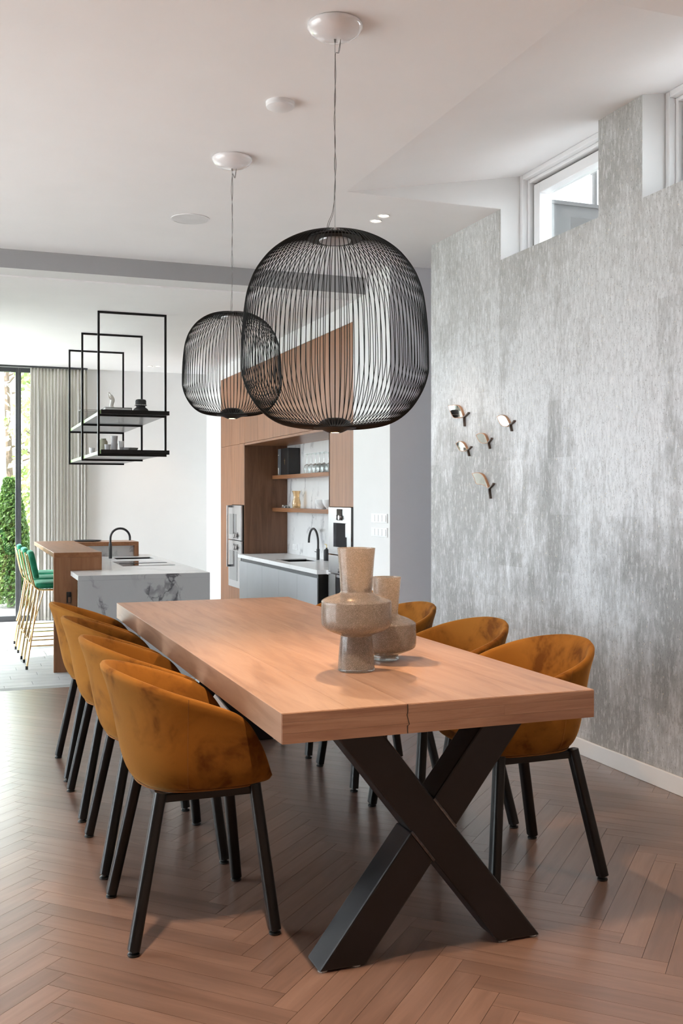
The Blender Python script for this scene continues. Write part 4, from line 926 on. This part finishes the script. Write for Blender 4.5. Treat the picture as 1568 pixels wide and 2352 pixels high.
pr_ = thing('pearl_string', 'little heap of grey pearls on the lower niche shelf', 'pearls', (3.38, 10.72, 1.214))
for k in range(14):
    rr = .010; MB().lathe([(0, -rr), (rr*.7, -rr*.7), (rr, 0), (rr*.7, rr*.7), (0, rr)], 8, (3.36+R.uniform(-.02, .02), 10.62+k*.015), z0=1.2145+rr+(0.014 if k % 3 == 0 else 0)).build('pearl', ['bead', 'clay_dark'][k % 2], pr_, smooth=True)
for k, (yy, zz_, s_) in enumerate(((9.60, 1.2145, 1.0), (9.40, 1.2145, 0.9))):
    bo = thing('ceramic_bowl', ('white ceramic bowl on the lower niche shelf', 'second white ceramic bowl half hidden by the walnut column')[k], 'bowl', (3.39, yy, zz_), 'white bowls')
    MB().lathe([(0, .001), (.030*s_, .001), (.033*s_, .008), (.060*s_, .030), (.080*s_, .065), (.084*s_, .095), (.081*s_, .095), (.076*s_, .066), (.055*s_, .034), (0, .012)], 32, (3.39, yy), z0=zz_).build('bowl', 'ceramic_white', bo, smooth=True)

# ================================================================== KITCHEN ISLAND
IX0, IX1, IY0, ZI = 0.895, 1.975, 8.445, 0.701
iw = thing('island_worktop', 'white marble island worktop with veined waterfall front', 'worktop', (1.43, 9.8, ZK))
m = MB(); hx0, hx1, hy0, hy1 = 1.505, 1.89, 10.62, 10.78
m.box(IX0, IX1, IY0, 9.05, 0.661, ZI); m.box(1.162, IX1, 9.05, 10.55, 0.661, ZI); m.box(1.162, 1.50, 10.55, 11.40, 0.661, ZI); m.box(1.50, IX1, 10.86, 11.40, 0.661, ZI); m.box(1.89, IX1, 10.55, 10.86, 0.661, ZI)
m.build('top_slab', 'marble_top', iw)
MB().box(IX0, IX1, IY0, IY0+0.038, ZK, 0.6605).build('waterfall_panel', 'marble', iw)
MB().box(IX0, IX1, IY0-0.0004, IY0+0.002, 0.661, ZI-0.001).build('top_edge', 'marble', iw)
ib = thing('island_cabinet', 'dark island cabinet body under the marble worktop', 'cabinet', (1.5, 9.9, ZK))
MB().box(IX0+0.07, IX1-0.03, IY0+0.04, 9.05, ZK, 0.66).box(1.10, IX1-0.03, 9.12, 11.38, ZK, 0.60).build('body', 'channel_dark', ib)
MB().box(IX0+0.055, IX0+0.069, IY0+0.045, 9.04, 0.55, 0.655).build('drawer_front', 'steel', ib); MB().box(IX0+0.05, IX0+0.069, IY0+0.045, 9.04, ZK+0.05, 0.54).build('wine_cooler_door', 'black_glass', ib)
hb = thing('induction_hob', 'flush mirror-dark glass hob in the island worktop', 'hob', (1.64, 9.8, ZI)); MB().box(1.40, 1.885, 9.465, 10.15, ZI+0.0005, ZI+0.004).build('glass', 'black_mirror_glass', hb); MB().box(1.42, 1.87, 9.79, 9.83, ZI+0.0045, ZI+0.0065).build('extractor_slot', 'channel_dark', hb)
sk = thing('island_sink', 'dark undermount sink in the island worktop', 'sink', (1.7, 10.7, .5)); m = MB(); m.box(1.50, 1.89, 10.55, 10.86, .605, .612); m.box(1.497, 1.501, 10.55, 10.86, .612, .695); m.box(1.889, 1.893, 10.55, 10.86, .612, .695); m.box(1.501, 1.889, 10.547, 10.551, .612, .695); m.box(1.501, 1.889, 10.859, 10.863, .612, .695); m.build('bowl', 'black_metal', sk)
# wooden bar, L shaped, around the island
BX0, BX1, BY0, BY1, ZBAR = 0.757, 1.160, 9.055, 11.49, 0.857
br_ = thing('breakfast_bar', 'raised walnut breakfast bar wrapping the island', 'bar counter', (0.96, 9.08, ZK))
m = MB().prism([(BX0, BY0), (BX1, BY0), (BX1, 11.05), (1.805, 11.05), (1.805, BY1), (BX0, BY1)], 2, ZBAR-0.042, ZBAR); m.build('top', 'walnut_flat', br_, bevel=.0015)
MB().box(BX0, BX1, BY0+0.0005, BY0+0.042, ZK, ZBAR-0.0425).build('end_panel', 'walnut', br_, bevel=.0015)
MB().box(1.763, 1.805, 11.05, BY1, ZI+0.001, ZBAR-0.0425).build('support', 'walnut', br_, bevel=.0015)
ms = thing('marble_upstand', 'white marble upstand under the far arm of the bar', 'upstand', (1.46, 11.15, ZI)); MB().box(1.161, 1.762, 11.13, 11.15, ZI+0.001, ZBAR-0.044).build('slab', 'marble_back', ms)
sc_ = thing('bar_socket', 'small black power outlet on the walnut bar panel', 'socket', (0.88, BY0, .42)); MB().box(.862, .90, BY0-0.012, BY0, .425, .52).build('housing', 'black_plastic', sc_); MB().box(.874, .896, BY0-0.0135, BY0-0.0125, .43, .475).build('flap', 'walnut_dark', sc_)
tr_ = thing('black_tray', 'flat dark plate lying on the far arm of the bar', 'tray', (1.3, 11.35, ZBAR)); MB().lathe([(0, .001), (.13, .001), (.15, .010), (.147, .012), (.128, .005), (0, .005)], 40, (1.30, 11.33), z0=ZBAR).build('plate', 'jar_black', tr_, smooth=True)

# bar stools
st = thing('bar_stool', 'x', 'stool', (0, 0, 0), 'green velvet bar stools at the breakfast bar')
def rr_pad(cx, cy, cz, sx, sy, sz, axis_m=None, n=6, cr=0.06):
    """rounded-corner padded slab, local"""
    sec = []
    for sx_, sy_, a0 in ((1, 1, 0), (-1, 1, pi/2), (-1, -1, pi), (1, -1, 3*pi/2)):
        for k in range(n): a = a0+pi/2*k/(n-1); sec.append((sx_*(sx/2-cr)+cr*math.cos(a), sy_*(sy/2-cr)+cr*math.sin(a)))
    m = MB(); rows = [(0.90, 0), (0.97, .12), (1.0, .35), (1.0, .65), (0.97, .88), (0.88, .97), (0.6, 1.03)]
    vs = []; N = len(sec)
    for sc2, h_ in rows:
        for p in sec:
            q = Vector((p[0]*sc2, p[1]*sc2, h_*sz)); vs.append((axis_m @ q if axis_m else q) + Vector((cx, cy, cz)))
    fs = [tuple(range(N-1, -1, -1)), tuple((len(rows)-1)*N+k for k in range(N))]
    for i in range(len(rows)-1): fs += [(i*N+k, i*N+(k+1) % N, (i+1)*N+(k+1) % N, (i+1)*N+k) for k in range(N)]
    return m.add(vs, fs)
# local frame: stool origin on floor below seat centre, faces +x; z relative to the kitchen floor
rr_pad(0.0, 0, .70, .40, .40, .055).build('seat', 'green_velvet', st, smooth=True, local=True)
Mb = Matrix.Rotation(math.radians(90-12), 3, 'Y')
rr_pad(-.235, 0, .90, .25, .36, .05, Mb).build('backrest', 'green_velvet', st, smooth=True, local=True)
for sy_ in (-1, 1):
    MB().tube(cat_curve([(.19, sy_*.17, .688), (-.12, sy_*.17, .688), (-.185, sy_*.17, .70), (-.215, sy_*.165, .75), (-.26, sy_*.15, .96), (-.27, sy_*.13, 1.0)], 5), .008, 8).build('side_rail', 'brass', st, smooth=True, local=True)
    for sx_ in (-1, 1):
        fx_ = .215 if sx_ > 0 else -.275
        lg = MB().tube([(sx_*.17, sy_*.16, .69), (fx_, sy_*.20, .012)], .0085, 8).build('leg', 'brass', st, smooth=True, local=True)
        MB().lathe([(0, 0), (.011, 0), (.011, .03), (0, .03)], 10, (fx_, sy_*.2)).build('foot_cap', 'black_plastic', lg, smooth=True, local=True)
        MB().tube([(sx_*.13, sy_*.16, .688), (fx_*.93, sy_*.187, .24)], .006, 8).build('brace', 'brass', st, smooth=True, local=True)
    MB().tube([(-.245, sy_*.188, .20), (.203, sy_*.188, .20)], .006, 8).build('foot_rail', 'brass', st, smooth=True, local=True)
for sx_ in (-.243, .2): MB().tube([(sx_, -.187, .23), (sx_, .187, .23)], .006, 8).build('foot_rail', 'brass', st, smooth=True, local=True)
MB().tube([(.19, -.17, .688), (.19, .17, .688)], .008, 8).build('front_rail', 'brass', st, smooth=True, local=True)
sn = ['green velvet bar stool with brass legs nearest the viewer', 'middle green velvet bar stool with brass legs', 'farthest green velvet bar stool, closest to the glass door']
for i, (x, y, rz) in enumerate(((.825, 9.51, .0), (.81, 10.13, .02), (.80, 10.78, -.02))):
    o = st if i == 0 else copy_tree(st); o.location = (x, y, ZK); o.rotation_euler = (0, 0, rz); o['label'] = sn[i]

# ================================================================== HANGING SHELF
hs = thing('hanging_shelf', 'black metal frame shelf hanging from the kitchen ceiling', 'shelf', (1.39, 10.05, HK))
HX0, HX1 = 1.106, 1.674
for yy in (8.84, 10.07, 11.28):
    m = MB(); q = .009
    m.box(HX0-q, HX0+q, yy-q, yy+q, 1.684, HK-.0005); m.box(HX1-q, HX1+q, yy-q, yy+q, 1.684, HK-.0005)
    m.box(HX0+q, HX1-q, yy-q, yy+q, HK-.0185, HK-.0005); m.box(HX0+q, HX1-q, yy-q, yy+q, 1.684, 1.702); m.box(HX0+q, HX1-q, yy-q, yy+q, 2.022, 2.040)
    m.build('frame', 'black_metal', hs)
for zz_ in (1.7025, 2.0405):
    b = MB().box(HX0+.012, HX1+.02, 8.78, 11.35, zz_, zz_+.030).build('board', 'shelf_under', hs)
    MB().box(HX0+.012, HX1+.022, 8.770, 8.7795, zz_-.002, zz_+.034).build('front_edge', 'black_metal', b)
    MB().box(HX0+.0095, HX0+.0118, 8.78, 11.35, zz_+.001, zz_+.029).build('green_edge', 'green_edge', b)  # thin green strip along the left edge of each board
ZA, ZC = 2.0715, 1.7335
def lathe_thing(name, label, cat, x, y, z, prof_, mat, part, group=None, n=28):
    root = thing(name, label, cat, (x, y, z), group); MB().lathe(prof_, n, (x, y), z0=z).build(part, mat, root, smooth=True); return root
for k, (zz_, mat, lab, dx) in enumerate(((ZA, 'book_grey', 'lower of two dark books lying on the hanging shelf', 0), (ZA+.024, 'book_black', 'upper of two dark books lying on the hanging shelf', .01))):
    bk = thing('book', lab, 'book', (1.27+dx, 9.25, zz_), 'books on the hanging shelf')
    MB().box(1.175+dx, 1.42, 9.05, 9.42, zz_, zz_+.003).box(1.175+dx, 1.42, 9.05, 9.42, zz_+.020, zz_+.023).box(1.417, 1.42, 9.05, 9.42, zz_+.003, zz_+.020).build('cover', mat, bk)
    MB().box(1.18+dx, 1.416, 9.055, 9.415, zz_+.0032, zz_+.0198).build('pages', 'paper', bk)
# hand sculpture
hz = ZA+.048
hd = thing('hand_sculpture', 'white plaster hand figure standing on the books', 'sculpture', (1.27, 9.30, hz))
m = MB(); m.tube(cat_curve([(1.285, 9.30, hz), (1.283, 9.30, hz+.012), (1.275, 9.30, hz+.03), (1.280, 9.30, hz+.06), (1.285, 9.30, hz+.085), (1.276, 9.30, hz+.11), (1.264, 9.30, hz+.125)], 4), [.024]*4+[.020]*4+[.018]*5+[.020]*6+[.019]*5+[.006], 12); m.build('palm', 'plaster_white', hd, smooth=True)
for k in range(4):
    yy = 9.282+k*.0115; L_ = (.030, .036, .034, .026)[k]
    MB().tube(cat_curve([(1.278, yy, hz+.108), (1.268, yy, hz+.128), (1.258, yy, hz+.133+L_*.4), (1.246, yy, hz+.128+L_*.5)], 4), .0056, 8).build('finger', 'plaster_white', hd, smooth=True)
MB().tube(cat_curve([(1.268, 9.284, hz+.09), (1.252, 9.279, hz+.105), (1.248, 9.279, hz+.128)], 4), .0062, 8).build('thumb', 'plaster_white', hd, smooth=True)
bj = lathe_thing('beaded_jar', 'black lidded jar with a bead necklace on the hanging shelf', 'jar', 1.485, 8.98, ZA, [(0, 0), (.066, 0), (.066, .020), (.058, .035), (.040, .047), (.038, .055), (.046, .062), (.047, .085), (0, .085)], 'jar_black', 'body')
MB().lathe([(0, .0855), (.046, .0855), (.047, .10), (.043, .112), (.03, .117), (0, .118)], 28, (1.485, 8.98), z0=ZA).build('lid', 'jar_black', bj, smooth=True)
for k in range(22):
    a = 2*pi*k/22; MB().lathe([(0, -.005), (.0038, -.003), (.005, 0), (.0038, .003), (0, .005)], 8, (1.485+.050*math.cos(a), 8.98+.050*math.sin(a)), z0=ZA+.066).build('bead', 'bead', bj, smooth=True)
gb = thing('glass_box', 'small glass box with metal edges at the back of the hanging shelf', 'box', (1.22, 10.6, ZA))
x0, x1, y0, y1, z0, z1 = 1.14, 1.30, 10.50, 10.70, ZA, ZA+.14; m = MB()
for a in (x0, x1):
    for b in (y0, y1): m.box(a-.002, a+.002, b-.002, b+.002, z0, z1)
for zq in (z0+.002, z1):
    for a in (x0, x1): m.box(a-.002, a+.002, y0, y1, zq-.002, zq+.002)
    for b in (y0, y1): m.box(x0, x1, b-.002, b+.002, zq-.002, zq+.002)
m.build('edge_frame', 'clay_dark', gb)
for a in ((x0, x0+.001, y0, y1), (x1-.001, x1, y0, y1), (x0, x1, y0, y0+.001), (x0, x1, y1-.001, y1)): MB().box(*a, z0+.003, z1-.003).build('pane', 'thin_glass', gb)
lathe_thing('ceramic_jar', 'cream green glazed jar on the lower hanging shelf', 'jar', 1.22, 9.45, ZC, [(0, 0), (.036, 0), (.042, .02), (.045, .07), (.043, .105), (.030, .120), (.030, .132), (.026, .132), (.026, .118), (0, .115)], 'jar_cream', 'body')
cup = [(0, 0), (.022, 0), (.027, .058), (.0245, .058), (.020, .006), (0, .005)]
def cupt(label, x, y, z, s_=1.0, mat='clay_grey'):
    lathe_thing('cup', label, 'cup', x, y, z, [(r*s_, h_*s_) for r, h_ in cup], mat, 'body', 'cups on the lower hanging shelf', 24)
cupt('white cup beside the glazed jar on the lower hanging shelf', 1.16, 9.75, ZC, 1.05, 'ceramic_white')
cupt('single grey cup left of the stacked cups', 1.205, 9.02, ZC, 1.0)
cupt('bottom grey cup of the taller stack', 1.262, 9.02, ZC, 1.15)
cupt('top grey cup of the taller stack', 1.262, 9.02, ZC+.0667, 1.15)
cupt('bottom pale cup of the shorter stack', 1.325, 9.04, ZC, .62, 'clay_grey')
cupt('top pale cup of the shorter stack', 1.325, 9.04, ZC+.036, .95, 'ceramic_white')
for k, (x, y, s_, lab, mt) in enumerate(((1.365, 9.06, .6, 'small grey bowl beside the stacked cups', 'clay_grey'), (1.425, 9.10, 1.0, 'dark grey bowl at the right of the stacked cups', 'clay_dark'))):
    lathe_thing('small_bowl', lab, 'bowl', x, y, ZC, [(0, 0), (.034*s_, 0), (.052*s_, .022), (.058*s_, .036), (.055*s_, .036), (.048*s_, .022), (0, .006)], mt, 'body', 'bowls on the lower hanging shelf')

# ================================================================== CURTAIN
cu = thing('curtain', 'floor length cream linen curtain with pinch pleats beside the glass door', 'curtain', (1.16, 12.83, ZK))
CX0, CX1, NP = 0.80, 1.468, 17; NC = NP*16; zs = [ZK+.02, .2, .7, 1.2, 1.7, 2.1, 2.35, 2.55, 2.68, 2.75, 2.79, 2.85, 2.892]
vs = []; fs = []
ph = [R.uniform(-.35, .35) for _ in range(NP+2)]
for zq in zs:
    tpin = max(0, 1-abs(zq-2.77)/.35); amp = .027*(1-.55*tpin)*(0.8 if zq > 2.8 else 1)
    for i in range(NC+1):
        u = i/NC; k = u*NP; kk = int(min(k, NP-1)); jit = ph[kk]*(1-(k-kk))+ph[kk+1]*(k-kk)
        sw = math.sin(2*pi*(k+jit*.35*(1-tpin))); x = CX0+(CX1-CX0)*u + .010*math.sin(4*pi*(k+jit))*(1-tpin)
        y = 12.83 - amp*(abs(sw)**.75)*(1 if sw > 0 else -1)*(1+.35*jit) + .010*math.sin(5*u*pi+zq)
        vs.append((x, y, zq))
for r in range(len(zs)-1):
    for i in range(NC): a = r*(NC+1)+i; fs.append((a, a+1, a+NC+2, a+NC+1))
m = MB(); m.add(vs, fs); o = m.build('fabric', 'curtain_linen', cu, smooth=True); md = o.modifiers.new('s', 'SOLIDIFY'); md.thickness = .003
MB().box(CX0-.9, CX1+.003, 12.815, 12.845, 2.894, 2.912).build('rail', 'dark_frame', cu)
